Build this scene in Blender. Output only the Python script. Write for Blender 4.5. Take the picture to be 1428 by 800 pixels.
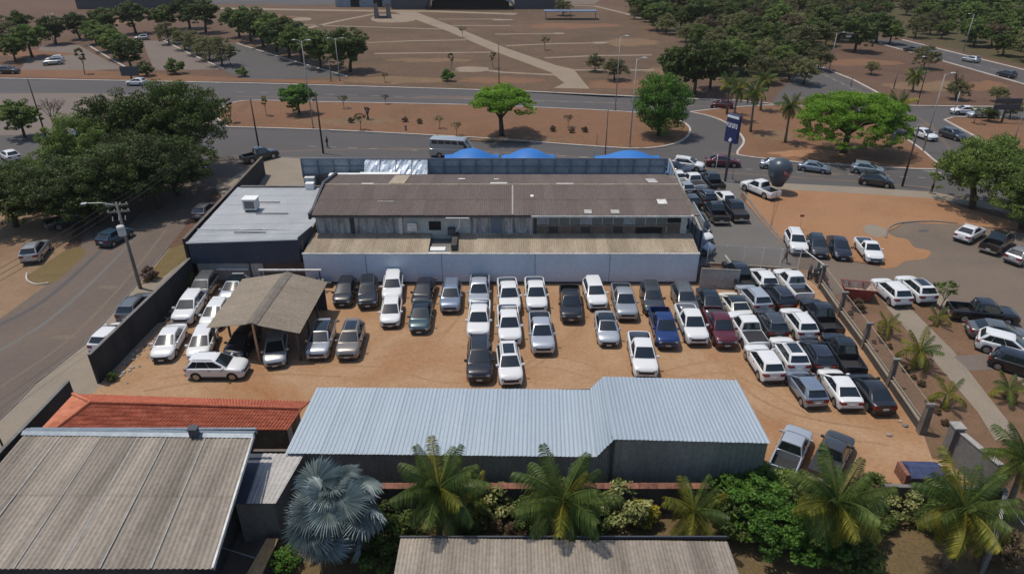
import bpy, bmesh, math, random
import numpy as np
from mathutils import Vector, Matrix
R = math.radians
random.seed(7)
for o in list(bpy.data.objects): bpy.data.objects.remove(o)
S = bpy.context.scene
COL = S.collection
# ---------------------------------------------------------------- camera
CAM_H = 30.0; PITCH = 28.0; FPX = 960.0
cam = bpy.data.objects.new('camera', bpy.data.cameras.new('camera')); COL.objects.link(cam)
cam.location = (0, 0, CAM_H); cam.rotation_euler = (R(90 - PITCH), 0, 0)
cam.data.sensor_width = 36; cam.data.lens = 36 * FPX / 1428; cam.data.clip_end = 3000
S.camera = cam
# ---------------------------------------------------------------- light
SUN_EL = 70.0; SH = Vector((0.92, -0.38, 0)).normalized()      # direction shadows fall
W = bpy.data.worlds.new('World'); S.world = W; W.use_nodes = True
nt = W.node_tree; bg = nt.nodes['Background']; sky = nt.nodes.new('ShaderNodeTexSky')
sky.sky_type = 'NISHITA'; sky.sun_disc = False; sky.sun_elevation = R(SUN_EL)
sky.sun_rotation = math.atan2(-SH.x, -SH.y)
nt.links.new(sky.outputs[0], bg.inputs[0]); bg.inputs[1].default_value = 0.12
sun = bpy.data.objects.new('sun', bpy.data.lights.new('sun', 'SUN')); COL.objects.link(sun)
sun.data.energy = 3.1; sun.data.angle = R(0.6); sun.data.color = (1, 0.92, 0.80)
ray = Vector((SH.x * math.cos(R(SUN_EL)), SH.y * math.cos(R(SUN_EL)), -math.sin(R(SUN_EL))))
sun.rotation_euler = ray.to_track_quat('-Z', 'Y').to_euler()
S.view_settings.view_transform = 'Standard'; S.view_settings.look = 'None'
S.view_settings.exposure = 0.08; S.view_settings.gamma = 1
S.render.engine = 'CYCLES'

# ---------------------------------------------------------------- helpers
_c, _s = math.cos(R(PITCH)), math.sin(R(PITCH))
def G(px, py, h=0.0):                     # where a sight line meets the level h (layout of the site plan)
    v = py - 400
    Y = (CAM_H - h) * (FPX * _c - v * _s) / (FPX * _s + v * _c)
    z = Y * _c + (CAM_H - h) * _s
    return Vector(((px - 714) * z / FPX, Y, h))

def tag(o, label=None, cat=None, group=None, kind=None):
    if label: o['label'] = label
    if cat: o['category'] = cat
    if group: o['group'] = group
    if kind: o['kind'] = kind
    return o
def empty(name, loc, rz=0, label=None, cat=None, group=None):
    o = bpy.data.objects.new(name, None); COL.objects.link(o)
    o.location = loc; o.rotation_euler = (0, 0, rz); o.empty_display_size = .3
    return tag(o, label, cat, group)
class MB:
    def __init__(s): s.v = []; s.f = []; s.m = []
    def add(s, vs, fs, mi=0):
        n = len(s.v); s.v += [tuple(p) for p in vs]; s.f += [tuple(i + n for i in f) for f in fs]; s.m += [mi] * len(fs); return s
    def box(s, x0, x1, y0, y1, z0, z1, mi=0):
        return s.add([(x0,y0,z0),(x1,y0,z0),(x1,y1,z0),(x0,y1,z0),(x0,y0,z1),(x1,y0,z1),(x1,y1,z1),(x0,y1,z1)],
            [(0,3,2,1),(4,5,6,7),(0,1,5,4),(1,2,6,5),(2,3,7,6),(3,0,4,7)], mi)
    def quad(s, a, b, c, d, mi=0): return s.add([a,b,c,d], [(0,1,2,3)], mi)
    def tube(s, pts, r, n=6, mi=0, cap=True):
        pts = [Vector(p) for p in pts]; rr = r if isinstance(r, (list, tuple)) else [r] * len(pts)
        vs = []; fs = []
        for i, p in enumerate(pts):
            t = (pts[min(i+1, len(pts)-1)] - pts[max(i-1, 0)]).normalized()
            u = t.cross(Vector((0,0,1)));  u = Vector((1,0,0)) if u.length < 1e-3 else u.normalized()
            w = t.cross(u)
            for k in range(n):
                a = 2 * math.pi * k / n; vs.append(p + (u * math.cos(a) + w * math.sin(a)) * rr[i])
        for i in range(len(pts) - 1):
            for k in range(n):
                a = i*n+k; b = i*n+(k+1)%n; fs.append((a, b, b+n, a+n))
        if cap: fs.append(tuple(range(n))[::-1]); fs.append(tuple(range((len(pts)-1)*n, len(pts)*n)))
        return s.add(vs, fs, mi)
    def lathe(s, prof, n=16, axis='z', c=(0,0,0), mi=0):
        vs = []; fs = []
        for (r, h) in prof:
            for k in range(n):
                a = 2*math.pi*k/n; x, y = r*math.cos(a), r*math.sin(a)
                p = (x, y, h) if axis == 'z' else (x, h, y)
                vs.append((p[0]+c[0], p[1]+c[1], p[2]+c[2]))
        for i in range(len(prof)-1):
            for k in range(n):
                a = i*n+k; b = i*n+(k+1)%n; fs.append((a,b,b+n,a+n))
        fs.append(tuple(range(n))[::-1]); fs.append(tuple(range((len(prof)-1)*n, len(prof)*n)))
        return s.add(vs, fs, mi)
    def mesh(s, name, mats, smooth=False, sharp=None):
        me = bpy.data.meshes.new(name); me.from_pydata(s.v, [], s.f)
        mats = mats if isinstance(mats, (list, tuple)) else [mats]
        for m in mats: me.materials.append(m)
        me.polygons.foreach_set('material_index', s.m)
        bm = bmesh.new(); bm.from_mesh(me); bmesh.ops.recalc_face_normals(bm, faces=bm.faces); bm.to_mesh(me); bm.free()
        if smooth:
            me.polygons.foreach_set('use_smooth', [True] * len(me.polygons))
            if sharp: me.set_sharp_from_angle(angle=R(sharp))
        me.update(); return me
    def build(s, name, mats, parent=None, smooth=False, sharp=None, loc=None):
        return link(s.mesh(name, mats, smooth, sharp), name, parent, loc)
def link(me, name, parent=None, loc=None, rz=0):
    o = bpy.data.objects.new(name, me); COL.objects.link(o)
    if parent: o.parent = parent
    if loc is not None: o.location = loc
    if rz: o.rotation_euler[2] = rz
    return o
KIDS = {}
def copy_tree(o, parent=None, repl=None):
    c = o.copy(); COL.objects.link(c); c.parent = parent
    if repl and c.type == 'MESH' and len(c.material_slots):
        for sl in c.material_slots:
            if sl.link == 'OBJECT' and sl.material in repl: sl.material = repl[sl.material]
    for ch in KIDS.get(o.name, ()): copy_tree(ch, c, repl)
    return c
def index_kids(root):
    KIDS[root.name] = [c for c in root.children]
    for c in root.children: index_kids(c)
def drop_tree(o):
    for c in list(o.children): drop_tree(c)
    bpy.data.objects.remove(o)

# ---------------------------------------------------------------- materials
def mat(name, col, rough=.6, metal=0, coat=0, emit=None, spec=.5):
    m = bpy.data.materials.new(name); m.use_nodes = True
    b = m.node_tree.nodes['Principled BSDF']
    b.inputs['Base Color'].default_value = (*col, 1); b.inputs['Roughness'].default_value = rough
    b.inputs['Metallic'].default_value = metal; b.inputs['Coat Weight'].default_value = coat
    b.inputs['Specular IOR Level'].default_value = spec
    b.inputs['Coat Roughness'].default_value = .04
    return m
def N(nt, t, **k):
    n = nt.nodes.new(t)
    for a, v in k.items(): setattr(n, a, v)
    return n
def ground_mat(name, cols, scales=(.05, .35, 3.0), rough=.95, bump=.3, fine=.25, stretch=None, speck=None):
    """several octaves of noise in world space blending a list of colours, plus grit"""
    m = bpy.data.materials.new(name); m.use_nodes = True; nt = m.node_tree; L = nt.links
    b = nt.nodes['Principled BSDF']; b.inputs['Roughness'].default_value = rough
    b.inputs['Specular IOR Level'].default_value = .25
    g = N(nt, 'ShaderNodeNewGeometry'); src = g.outputs['Position']
    if stretch:
        mp = N(nt, 'ShaderNodeMapping'); mp.inputs['Scale'].default_value = stretch; L.new(src, mp.inputs[0]); src = mp.outputs[0]
    def noise(sc, det=4, ro=.6, dis=0):
        n = N(nt, 'ShaderNodeTexNoise'); n.inputs['Scale'].default_value = sc; n.inputs['Detail'].default_value = det
        n.inputs['Roughness'].default_value = ro; n.inputs['Distortion'].default_value = dis; L.new(src, n.inputs['Vector']); return n
    a = noise(scales[0], 5, .6, .4); r = N(nt, 'ShaderNodeValToRGB'); L.new(a.outputs[0], r.inputs[0])
    e = r.color_ramp.elements; e[0].position = .32; e[1].position = .68
    e[0].color = (*cols[0], 1); e[1].color = (*cols[-1], 1)
    for i, c in enumerate(cols[1:-1]):
        q = e.new(.32 + .36 * (i+1) / (len(cols)-1)); q.color = (*c, 1)
    b2 = noise(scales[1], 6, .7, .3); r2 = N(nt, 'ShaderNodeValToRGB'); L.new(b2.outputs[0], r2.inputs[0])
    e = r2.color_ramp.elements; e[0].position = .38; e[1].position = .66; e[0].color = (*cols[-1], 1); e[1].color = (*cols[0], 1)
    mx = N(nt, 'ShaderNodeMix', data_type='RGBA'); mx.inputs[0].default_value = .45
    L.new(r.outputs[0], mx.inputs[6]); L.new(r2.outputs[0], mx.inputs[7])
    c3 = noise(scales[2], 8, .75); mr = N(nt, 'ShaderNodeMapRange'); L.new(c3.outputs[0], mr.inputs[0])
    mr.inputs[1].default_value = .3; mr.inputs[2].default_value = .7; mr.inputs[3].default_value = 1 - fine; mr.inputs[4].default_value = 1 + fine
    mu = N(nt, 'ShaderNodeMix', data_type='RGBA', blend_type='MULTIPLY'); mu.inputs[0].default_value = 1
    L.new(mx.outputs[2], mu.inputs[6]); L.new(mr.outputs[0], mu.inputs[7]); out = mu.outputs[2]
    if speck:
        v = N(nt, 'ShaderNodeTexNoise'); v.inputs['Scale'].default_value = speck[0]; v.inputs['Detail'].default_value = 3; L.new(src, v.inputs['Vector'])
        rr = N(nt, 'ShaderNodeMapRange'); L.new(v.outputs[0], rr.inputs[0]); rr.inputs[1].default_value = speck[1]; rr.inputs[2].default_value = speck[1] + .05
        m3 = N(nt, 'ShaderNodeMix', data_type='RGBA'); L.new(rr.outputs[0], m3.inputs[0]); L.new(out, m3.inputs[6]); m3.inputs[7].default_value = (*speck[2], 1)
        out = m3.outputs[2]
    L.new(out, b.inputs['Base Color'])
    bp = N(nt, 'ShaderNodeBump'); bp.inputs['Strength'].default_value = bump; bp.inputs['Distance'].default_value = .05
    L.new(c3.outputs[0], bp.inputs['Height']); L.new(bp.outputs[0], b.inputs['Normal'])
    return m
def weathered(name, c1, c2, sc=.6, streak=(1, 1, 1), rough=.7, metal=0, amt=1.0, fine=.15, isl=0):
    """a sheet or wall colour with stains that run along its own axes"""
    m = bpy.data.materials.new(name); m.use_nodes = True; nt = m.node_tree; L = nt.links
    b = nt.nodes['Principled BSDF']; b.inputs['Roughness'].default_value = rough; b.inputs['Metallic'].default_value = metal
    b.inputs['Specular IOR Level'].default_value = .35
    g = N(nt, 'ShaderNodeNewGeometry'); mp = N(nt, 'ShaderNodeMapping'); mp.inputs['Scale'].default_value = streak; L.new(g.outputs['Position'], mp.inputs[0])
    n = N(nt, 'ShaderNodeTexNoise'); n.inputs['Scale'].default_value = sc; n.inputs['Detail'].default_value = 7; n.inputs['Roughness'].default_value = .68
    L.new(mp.outputs[0], n.inputs['Vector'])
    r = N(nt, 'ShaderNodeValToRGB'); L.new(n.outputs[0], r.inputs[0]); e = r.color_ramp.elements
    e[0].position = .5 - .18 * amt; e[1].position = .5 + .18 * amt; e[0].color = (*c1, 1); e[1].color = (*c2, 1)
    n2 = N(nt, 'ShaderNodeTexNoise'); n2.inputs['Scale'].default_value = 5; n2.inputs['Detail'].default_value = 5; L.new(g.outputs['Position'], n2.inputs['Vector'])
    mr = N(nt, 'ShaderNodeMapRange'); L.new(n2.outputs[0], mr.inputs[0]); mr.inputs[1].default_value = .3; mr.inputs[2].default_value = .7
    mr.inputs[3].default_value = 1 - fine; mr.inputs[4].default_value = 1 + fine
    mu = N(nt, 'ShaderNodeMix', data_type='RGBA', blend_type='MULTIPLY'); mu.inputs[0].default_value = 1
    L.new(r.outputs[0], mu.inputs[6]); L.new(mr.outputs[0], mu.inputs[7]); out = mu.outputs[2]
    if isl:
        oi = N(nt, 'ShaderNodeObjectInfo'); m2 = N(nt, 'ShaderNodeMapRange'); L.new(oi.outputs['Random'], m2.inputs[0])
        m2.inputs[3].default_value = 1 - isl; m2.inputs[4].default_value = 1 + isl
        mv = N(nt, 'ShaderNodeMix', data_type='RGBA', blend_type='MULTIPLY'); mv.inputs[0].default_value = 1
        L.new(out, mv.inputs[6]); L.new(m2.outputs[0], mv.inputs[7]); out = mv.outputs[2]
    L.new(out, b.inputs['Base Color']); return m
def leaf_mat(name, c1, c2, tr=.3, vary=.25):
    m = bpy.data.materials.new(name); m.use_nodes = True; nt = m.node_tree; L = nt.links
    b = nt.nodes['Principled BSDF']; b.inputs['Roughness'].default_value = .55; b.inputs['Specular IOR Level'].default_value = .3
    g = N(nt, 'ShaderNodeNewGeometry'); n = N(nt, 'ShaderNodeTexNoise'); n.inputs['Scale'].default_value = .55; n.inputs['Detail'].default_value = 3
    L.new(g.outputs['Position'], n.inputs['Vector'])
    ad = N(nt, 'ShaderNodeMath', operation='ADD'); L.new(n.outputs[0], ad.inputs[0])
    sc = N(nt, 'ShaderNodeMath', operation='MULTIPLY_ADD'); L.new(g.outputs['Random Per Island'], sc.inputs[0]); sc.inputs[1].default_value = .5; sc.inputs[2].default_value = -.25
    L.new(sc.outputs[0], ad.inputs[1])
    r = N(nt, 'ShaderNodeValToRGB'); L.new(ad.outputs[0], r.inputs[0]); e = r.color_ramp.elements
    e[0].position = .3; e[1].position = .72; e[0].color = (*c1, 1); e[1].color = (*c2, 1)
    oi = N(nt, 'ShaderNodeObjectInfo'); m2 = N(nt, 'ShaderNodeMapRange'); L.new(oi.outputs['Random'], m2.inputs[0])
    m2.inputs[3].default_value = 1 - vary; m2.inputs[4].default_value = 1 + vary
    mv = N(nt, 'ShaderNodeMix', data_type='RGBA', blend_type='MULTIPLY'); mv.inputs[0].default_value = 1
    L.new(r.outputs[0], mv.inputs[6]); L.new(m2.outputs[0], mv.inputs[7])
    L.new(mv.outputs[2], b.inputs['Base Color'])
    t = N(nt, 'ShaderNodeBsdfTranslucent'); L.new(mv.outputs[2], t.inputs[0])
    mx = N(nt, 'ShaderNodeMixShader'); mx.inputs[0].default_value = tr
    L.new(b.outputs[0], mx.inputs[1]); L.new(t.outputs[0], mx.inputs[2]); L.new(mx.outputs[0], nt.nodes['Material Output'].inputs[0])
    return m

M = {}
M['dry'] = ground_mat('dry_ground', [(.090,.053,.035),(.112,.066,.043),(.13,.076,.050)], (.022,.16,1.6), fine=.35)
M['verge'] = ground_mat('dry_verge', [(.13,.092,.048),(.17,.105,.060),(.20,.12,.07)], (.06,.3,2), fine=.3)
M['plaza'] = ground_mat('plaza_ground', [(.082,.056,.034),(.105,.066,.040),(.145,.088,.054)], (.02,.13,1.0), fine=.3)
M['red'] = ground_mat('red_earth', [(.165,.083,.046),(.205,.105,.058),(.14,.082,.046)], (.08,.5,3), fine=.3)
M['orange'] = ground_mat('orange_earth', [(.29,.165,.082),(.41,.285,.18),(.27,.125,.052)], (.09,.42,3.2), fine=.2, speck=(6,.70,(.13,.07,.04)))
M['orange2'] = ground_mat('orange_patch', [(.30,.155,.075),(.33,.185,.098),(.25,.13,.07)], (.06,.3,3), fine=.16)
M['rut'] = ground_mat('rut_earth', [(.275,.16,.083),(.33,.21,.12),(.29,.168,.088)], (.5,1.2,4), fine=.25)
M['tan'] = ground_mat('tan_dirt', [(.22,.145,.085),(.26,.175,.11),(.17,.105,.062)], (.1,.6,4), fine=.2)
M['grass'] = ground_mat('dry_grass', [(.135,.10,.04),(.17,.115,.055),(.10,.085,.032)], (.15,1.1,9), fine=.4)
M['garden'] = ground_mat('garden_soil', [(.12,.085,.04),(.16,.105,.055),(.075,.065,.026)], (.2,.9,6), fine=.4)
M['bed'] = ground_mat('reddish_planting', [(.15,.085,.05),(.125,.08,.045),(.19,.11,.07)], (.25,1.2,8), fine=.35, speck=(7,.66,(.07,.075,.025)))
M['asphalt'] = ground_mat('asphalt', [(.086,.080,.079),(.102,.094,.092),(.074,.069,.068)], (.05,.35,6), rough=.9, fine=.12, stretch=(.35,1,1), bump=.1)
M['street'] = ground_mat('dusty_asphalt', [(.128,.100,.082),(.16,.122,.096),(.105,.085,.074)], (.07,.4,5), rough=.93, fine=.12, stretch=(1,.4,1), bump=.1)
M['lotasph'] = ground_mat('lot_asphalt', [(.15,.118,.092),(.18,.137,.102),(.125,.102,.084)], (.07,.3,4), rough=.93, fine=.14, bump=.1)
M['paleasph'] = ground_mat('pale_asphalt', [(.155,.125,.108),(.18,.145,.122),(.135,.108,.094)], (.03,.3,4), rough=.93, fine=.12, bump=.1)
M['lane'] = ground_mat('lane_concrete', [(.13,.122,.112),(.155,.143,.128),(.11,.104,.098)], (.08,.4,5), rough=.9, fine=.13, bump=.1)
M['walk'] = ground_mat('pavement', [(.235,.20,.155),(.27,.225,.175),(.20,.165,.125)], (.1,.5,5), rough=.9, fine=.12, bump=.1)
M['path'] = ground_mat('pale_path', [(.24,.19,.135),(.27,.215,.155),(.20,.155,.105)], (.1,.5,5), rough=.9, fine=.15, bump=.1)
M['kerb'] = weathered('kerb', (.36,.32,.28), (.50,.46,.41), .5, rough=.9)
M['line'] = weathered('worn_line', (.18,.175,.17), (.42,.41,.39), 1.5, rough=.8)
M['conc'] = weathered('grey_concrete', (.13,.122,.115), (.20,.19,.175), .8, (1,1,.4), rough=.9)
M['conclight'] = weathered('light_concrete', (.26,.25,.235), (.36,.35,.33), .8, rough=.9)
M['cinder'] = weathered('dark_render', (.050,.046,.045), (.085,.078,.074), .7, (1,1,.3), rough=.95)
M['brickwall'] = weathered('weathered_block', (.10,.082,.070), (.18,.15,.125), 1.1, rough=.95)
M['whitewall'] = weathered('white_render', (.46,.52,.60), (.62,.67,.73), .5, (1,1,.25), rough=.75, amt=1.5, fine=.06)
M['stainwall'] = weathered('mould_stained_wall', (.06,.062,.07), (.52,.52,.52), 1.9, (1,1,.12), rough=.9, amt=.9)
M['greywall'] = weathered('grey_green_wall', (.36,.38,.37), (.46,.48,.46), .8, (1,1,.3), rough=.85)
M['navy'] = weathered('navy_fascia', (.030,.038,.060), (.048,.058,.085), .6, (1,1,.3), rough=.6)
M['fibro'] = weathered('old_fibre_cement', (.105,.083,.074), (.145,.116,.103), .45, (1,.25,.25), rough=.9, amt=1.2, fine=.18, isl=.07)
M['fibro_tan'] = weathered('tan_fibre_cement', (.24,.19,.135), (.38,.315,.235), .8, (1,.3,.3), rough=.9, isl=.12)
M['fibro_grey'] = weathered('grey_fibre_cement', (.165,.142,.115), (.335,.29,.24), .45, (1.2,.14,.2), rough=.85, amt=.95, isl=.09)
M['fibro_pale'] = weathered('pale_fibre_cement', (.34,.325,.31), (.45,.43,.41), .6, rough=.8, isl=.05)
M['carport'] = weathered('taupe_fibre_cement', (.20,.165,.125), (.265,.222,.172), .5, (.3,1,1), rough=.9, isl=.06)
M['carridge'] = weathered('ridge_grime', (.12,.105,.088), (.19,.165,.14), .9, rough=.95)
M['zinc'] = weathered('zinc_sheet', (.30,.36,.41), (.365,.42,.468), .22, (1,.3,1), rough=.5, metal=.2, fine=.04, isl=.025)
M['flash'] = weathered('blue_flashing', (.16,.195,.23), (.23,.27,.31), 1, rough=.5, metal=.2)
M['darkwall'] = weathered('shade_darkened_render', (.022,.021,.022), (.045,.042,.042), .7, (1,1,.3), rough=.95)  # walls seen in shade; that shade is darkened into the base colour
M['scrub'] = ground_mat('woodland_floor', [(.055,.058,.022),(.075,.068,.030),(.095,.062,.035)], (.03,.2,1.5), fine=.4)
M['zincdark'] = weathered('cladding_sheet', (.22,.23,.215), (.31,.32,.30), .5, (1,1,.3), rough=.55, metal=.3, isl=.06)
M['flatroof'] = weathered('painted_metal_roof', (.27,.285,.295), (.37,.385,.395), .35, (1,.5,1), rough=.6, amt=1.2, fine=.06)
M['tile'] = weathered('clay_tile', (.30,.075,.04), (.42,.125,.07), 1.4, rough=.85, amt=1.2, fine=.25, isl=.12)
M['oldtile'] = weathered('weathered_coping', (.14,.065,.045), (.27,.12,.08), 1.6, rough=.9, fine=.3, isl=.2)
M['tileridge'] = weathered('clay_ridge', (.36,.10,.05), (.52,.20,.11), 1.2, rough=.85)
M['white'] = mat('white_paint', (.75,.75,.73), .5)
M['offwhite'] = weathered('dirty_white', (.42,.41,.39), (.68,.67,.64), 1.5, rough=.6)
M['foil'] = weathered('silver_foil', (.40,.46,.54), (.62,.68,.74), .8, rough=.45, metal=.3)
M['steel'] = mat('galvanised_steel', (.42,.44,.46), .45, .6)
M['dsteel'] = mat('dark_steel', (.06,.065,.08), .5, .3)
M['bluesteel'] = mat('blue_grey_steel', (.13,.17,.24), .5, .3)
M['panel'] = weathered('translucent_panel', (.17,.21,.25), (.30,.35,.39), .5, rough=.3)
M['winglass'] = mat('window_glass', (.10,.135,.145), .25, 0, 0, spec=.6)
M['black'] = mat('black_opening', (.006,.006,.007), .8)
M['tent'] = mat('blue_canvas', (.018,.15,.46), .6)
M['pole'] = weathered('pole_concrete', (.13,.12,.105), (.21,.19,.165), 1.5, (1,1,.3), rough=.9)
M['poledark'] = mat('dark_pole', (.045,.038,.034), .8)
M['wood'] = weathered('pale_wood', (.40,.25,.12), (.52,.34,.18), 1.5, (4,.5,1), rough=.7)
M['wire'] = mat('cable', (.02,.02,.02), .7)
M['bark'] = weathered('bark', (.05,.038,.028), (.10,.075,.055), 2, (1,1,.3), rough=.95)
M['palmtrunk'] = weathered('palm_trunk', (.13,.105,.08), (.22,.18,.14), 3, (.3,.3,3), rough=.95)
M['brown'] = weathered('dry_bark', (.10,.075,.06), (.17,.13,.105), 2, rough=.95)
M['leafd'] = leaf_mat('foliage_dark', (.034,.054,.012), (.105,.150,.030), .34)
M['leafm'] = leaf_mat('foliage_mid', (.055,.088,.018), (.155,.215,.042), .38, .35)
M['leafo'] = leaf_mat('foliage_olive', (.095,.095,.038), (.215,.21,.085), .38, .4)
M['leafb'] = leaf_mat('foliage_bright', (.085,.165,.012), (.24,.43,.035), .48, .06)
M['leafg'] = leaf_mat('foliage_green', (.042,.105,.014), (.13,.265,.035), .42, .08)
M['leafdry'] = leaf_mat('foliage_dry', (.085,.060,.030), (.15,.10,.055), .2)
M['leafy'] = leaf_mat('foliage_yellow', (.10,.12,.015), (.32,.27,.03), .35)
M['leafc'] = leaf_mat('foliage_cream', (.12,.15,.04), (.40,.40,.16), .35)
M['coco'] = leaf_mat('coconut_frond', (.045,.085,.018), (.13,.17,.035), .35, .2)
M['cocoy'] = leaf_mat('yellow_frond', (.11,.13,.018), (.30,.26,.035), .35, .2)
M['silverfan'] = leaf_mat('silver_fan', (.13,.17,.17), (.30,.355,.345), .12, .25)
M['purple'] = leaf_mat('purple_foliage', (.07,.035,.03), (.15,.08,.06), .2)
# vehicles
def paint(name, c, metal=0, rough=.32): return mat(name, c, rough, metal, .8)
PAINT = dict(white=paint('white_car_paint', (.68,.685,.68)), cream=paint('cream_car_paint', (.66,.64,.56)), silver=paint('silver_car_paint', (.42,.43,.44), .55),
    lsilver=paint('light_silver_paint', (.50,.53,.56), .5), gray=paint('grey_car_paint', (.16,.165,.17), .5), graphite=paint('graphite_car_paint', (.058,.062,.068), .4),
    black=paint('black_car_paint', (.010,.010,.012)), navy=paint('navy_car_paint', (.018,.022,.035), .2), blue=paint('blue_car_paint', (.012,.038,.15), .3),
    wine=paint('wine_car_paint', (.10,.012,.018), .2), champagne=paint('champagne_paint', (.24,.215,.19), .5), bluesilver=paint('blue_silver_paint', (.24,.29,.36), .5),
    teal=paint('greenish_silver_paint', (.28,.35,.37), .5), petrol=paint('petrol_paint', (.05,.085,.095), .4), shaded_blue=paint('shaded_blue_paint', (.03,.07,.11), .3))  # last one: blue car under the trees, their shade mixed into the paint
M['cglass'] = mat('car_glass', (.012,.018,.022), .06, 0, 0, spec=.9)
M['rubber'] = mat('tyre_rubber', (.018,.018,.018), .85)
M['rim'] = mat('alloy_rim', (.35,.35,.36), .35, .8)
M['plastic'] = mat('black_plastic', (.022,.022,.024), .6)
M['lamp'] = mat('headlight_lens', (.26,.28,.30), .08, .3)
M['tail'] = mat('tail_light_lens', (.22,.012,.012), .25)
M['plate'] = mat('number_plate', (.5,.5,.5), .5)
M['chrome'] = mat('chrome_trim', (.6,.6,.6), .2, .9)

# ---------------------------------------------------------------- ground sheets
def sheet(name, pts, m, z, world=False, kind='structure', thick=0, label=None, cat=None):
    P = [Vector(p) if world else G(*p) for p in pts]; P = [Vector((p[0], p[1], 0)) for p in P]
    bm = bmesh.new(); vs = [bm.verts.new((p.x, p.y, z)) for p in P]
    f = bm.faces.new(vs)
    if f.normal.z < 0 or f.calc_area() and (f.normal_update() or f.normal.z < 0): f.normal_flip()
    bmesh.ops.triangulate(bm, faces=[f])
    if thick:
        bmesh.ops.solidify(bm, geom=bm.faces[:], thickness=thick)
    me = bpy.data.meshes.new(name); bm.to_mesh(me); bm.free(); me.materials.append(m)
    o = link(me, name); o['kind'] = kind
    if label: tag(o, label, cat)
    return o
def curve(pts, n=6):
    """smooth line through pixel points"""
    P = [Vector((p[0], p[1])) for p in pts]; out = []
    for i in range(len(P)-1):
        a = P[max(i-1,0)]; b = P[i]; c = P[i+1]; d = P[min(i+2,len(P)-1)]
        for k in range(n):
            t = k/n; out.append(.5*((2*b)+(c-a)*t+(2*a-5*b+4*c-d)*t*t+(3*b-a-3*c+d)*t*t*t))
    out.append(P[-1]); return [(q.x, q.y) for q in out]
def strip(name, pts, w, h, m, z0=0, world=False):
    """a kerb or painted line: a low bar along a polyline"""
    P = [Vector(p).to_2d() if world else G(*p).to_2d() for p in pts]; mb = MB(); vs = []
    for i, p in enumerate(P):
        t = (P[min(i+1,len(P)-1)] - P[max(i-1,0)]).normalized(); n = Vector((-t.y, t.x)) * w/2
        a = p+n; b = p-n; vs += [(a.x,a.y,z0),(a.x,a.y,z0+h),(b.x,b.y,z0+h),(b.x,b.y,z0)]
    fs = []
    for i in range(len(P)-1):
        for k in range(4): fs.append((i*4+k, i*4+(k+1)%4, i*4+4+(k+1)%4, i*4+4+k))
    fs.append((0,1,2,3)); e = (len(P)-1)*4; fs.append((e,e+1,e+2,e+3))
    mb.add(vs, fs); o = mb.build(name, m); o['kind'] = 'structure'; return o
# base ground reaching the horizon
b = MB(); b.quad((-1500,-60,0),(1500,-60,0),(1500,2500,0),(-1500,2500,0)); tag(b.build('ground', M['dry']), kind='structure')
sheet('plaza_ground', curve([(500,118),(420,108),(350,60),(300,8),(700,2),(900,15),(960,60),(975,120),(900,137),(700,127),(500,118)],3), M['plaza'], .004)
# avenue (asphalt over the whole junction, islands laid on it as kerbed sheets)
sheet('avenue', [(-250,107),(0,110),(360,117),(500,121),(730,128),(900,136),(1030,141),(1075,146),(1115,92),(1135,90),(1190,114),(1245,142),(1262,149),(1330,150),(1430,151),(1560,152),
    (1560,165),(1440,166),(1380,168),(1330,170),(1360,192),(1400,225),(1460,262),(1600,310),(1600,360),(1428,292),(1350,276),(1302,268),(1200,261),(1098,256),(1046,253),(1000,251),(940,240),(880,226),(600,222),(420,220),(300,222),(200,235),(0,240),(-250,240)], M['asphalt'], .004)
sheet('highway', [(1180,44),(1228,55),(1262,57),(1428,99),(1700,160),(1700,190),(1428,117),(1305,82),(1225,60),(1150,52)], M['asphalt'], .004)
# median with the trees
med = curve([(318,178),(300,160),(318,147),(350,141),(450,143),(650,147),(780,152),(860,156),(905,160),(945,168),(962,180),(955,194),(930,204),(885,208),(800,203),(710,196),(610,190),(450,182),(318,178)],4)
sheet('median_island', med, M['red'], .12, thick=.12); strip('median_kerb', med, .32, .17, M['kerb'])
isl = curve([(962,157),(990,163),(1012,172),(1032,188),(1037,200),(1028,214),(1040,219),(1109,227),(1163,230),(1303,237),(1299,222),(1255,190),(1180,160),(1110,148),(1030,150),(962,157)],4)
sheet('palm_island', isl, M['red'], .12, thick=.12); strip('palm_island_kerb', isl, .32, .17, M['kerb'])
isl2 = [(1317,166),(1330,165),(1428,166),(1560,168),(1560,270),(1428,232),(1361,192)]
sheet('right_island', isl2, M['red'], .12, thick=.12); strip('right_island_kerb', [(1560,270),(1428,232),(1361,192),(1317,168),(1330,164),(1428,165),(1560,167)], .35, .17, M['kerb'])
strip('avenue_kerb', [(-250,107),(0,110),(360,117),(500,121),(730,128),(900,136),(1030,141),(1080,146)], .45, .15, M['kerb'])
strip('cross_road_kerb', [(1130,88),(1190,112),(1245,141),(1262,148),(1330,149),(1430,150),(1560,151)], .45, .15, M['kerb'])
strip('highway_kerb', [(1258,56),(1428,98),(1700,159)], .6, .15, M['kerb'])
strip('highway_kerb', [(1225,61),(1305,83),(1428,118),(1700,191)], .5, .15, M['kerb'])
# worn lane lines
def dashes(a, b, n, w=.13):
    A = G(*a); B = G(*b)
    for i in range(n):
        p = A.lerp(B, i/n); q = A.lerp(B, (i+.42)/n); strip('lane_mark', [p, q], w, .004, M['line'], .0045, world=True)
dashes((330,128), (1060,150), 22); dashes((430,204), (900,222), 16); dashes((1040,236), (1330,250), 12)
dashes((1140,100), (1240,150), 8); dashes((1268,66), (1428,108), 8)
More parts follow.
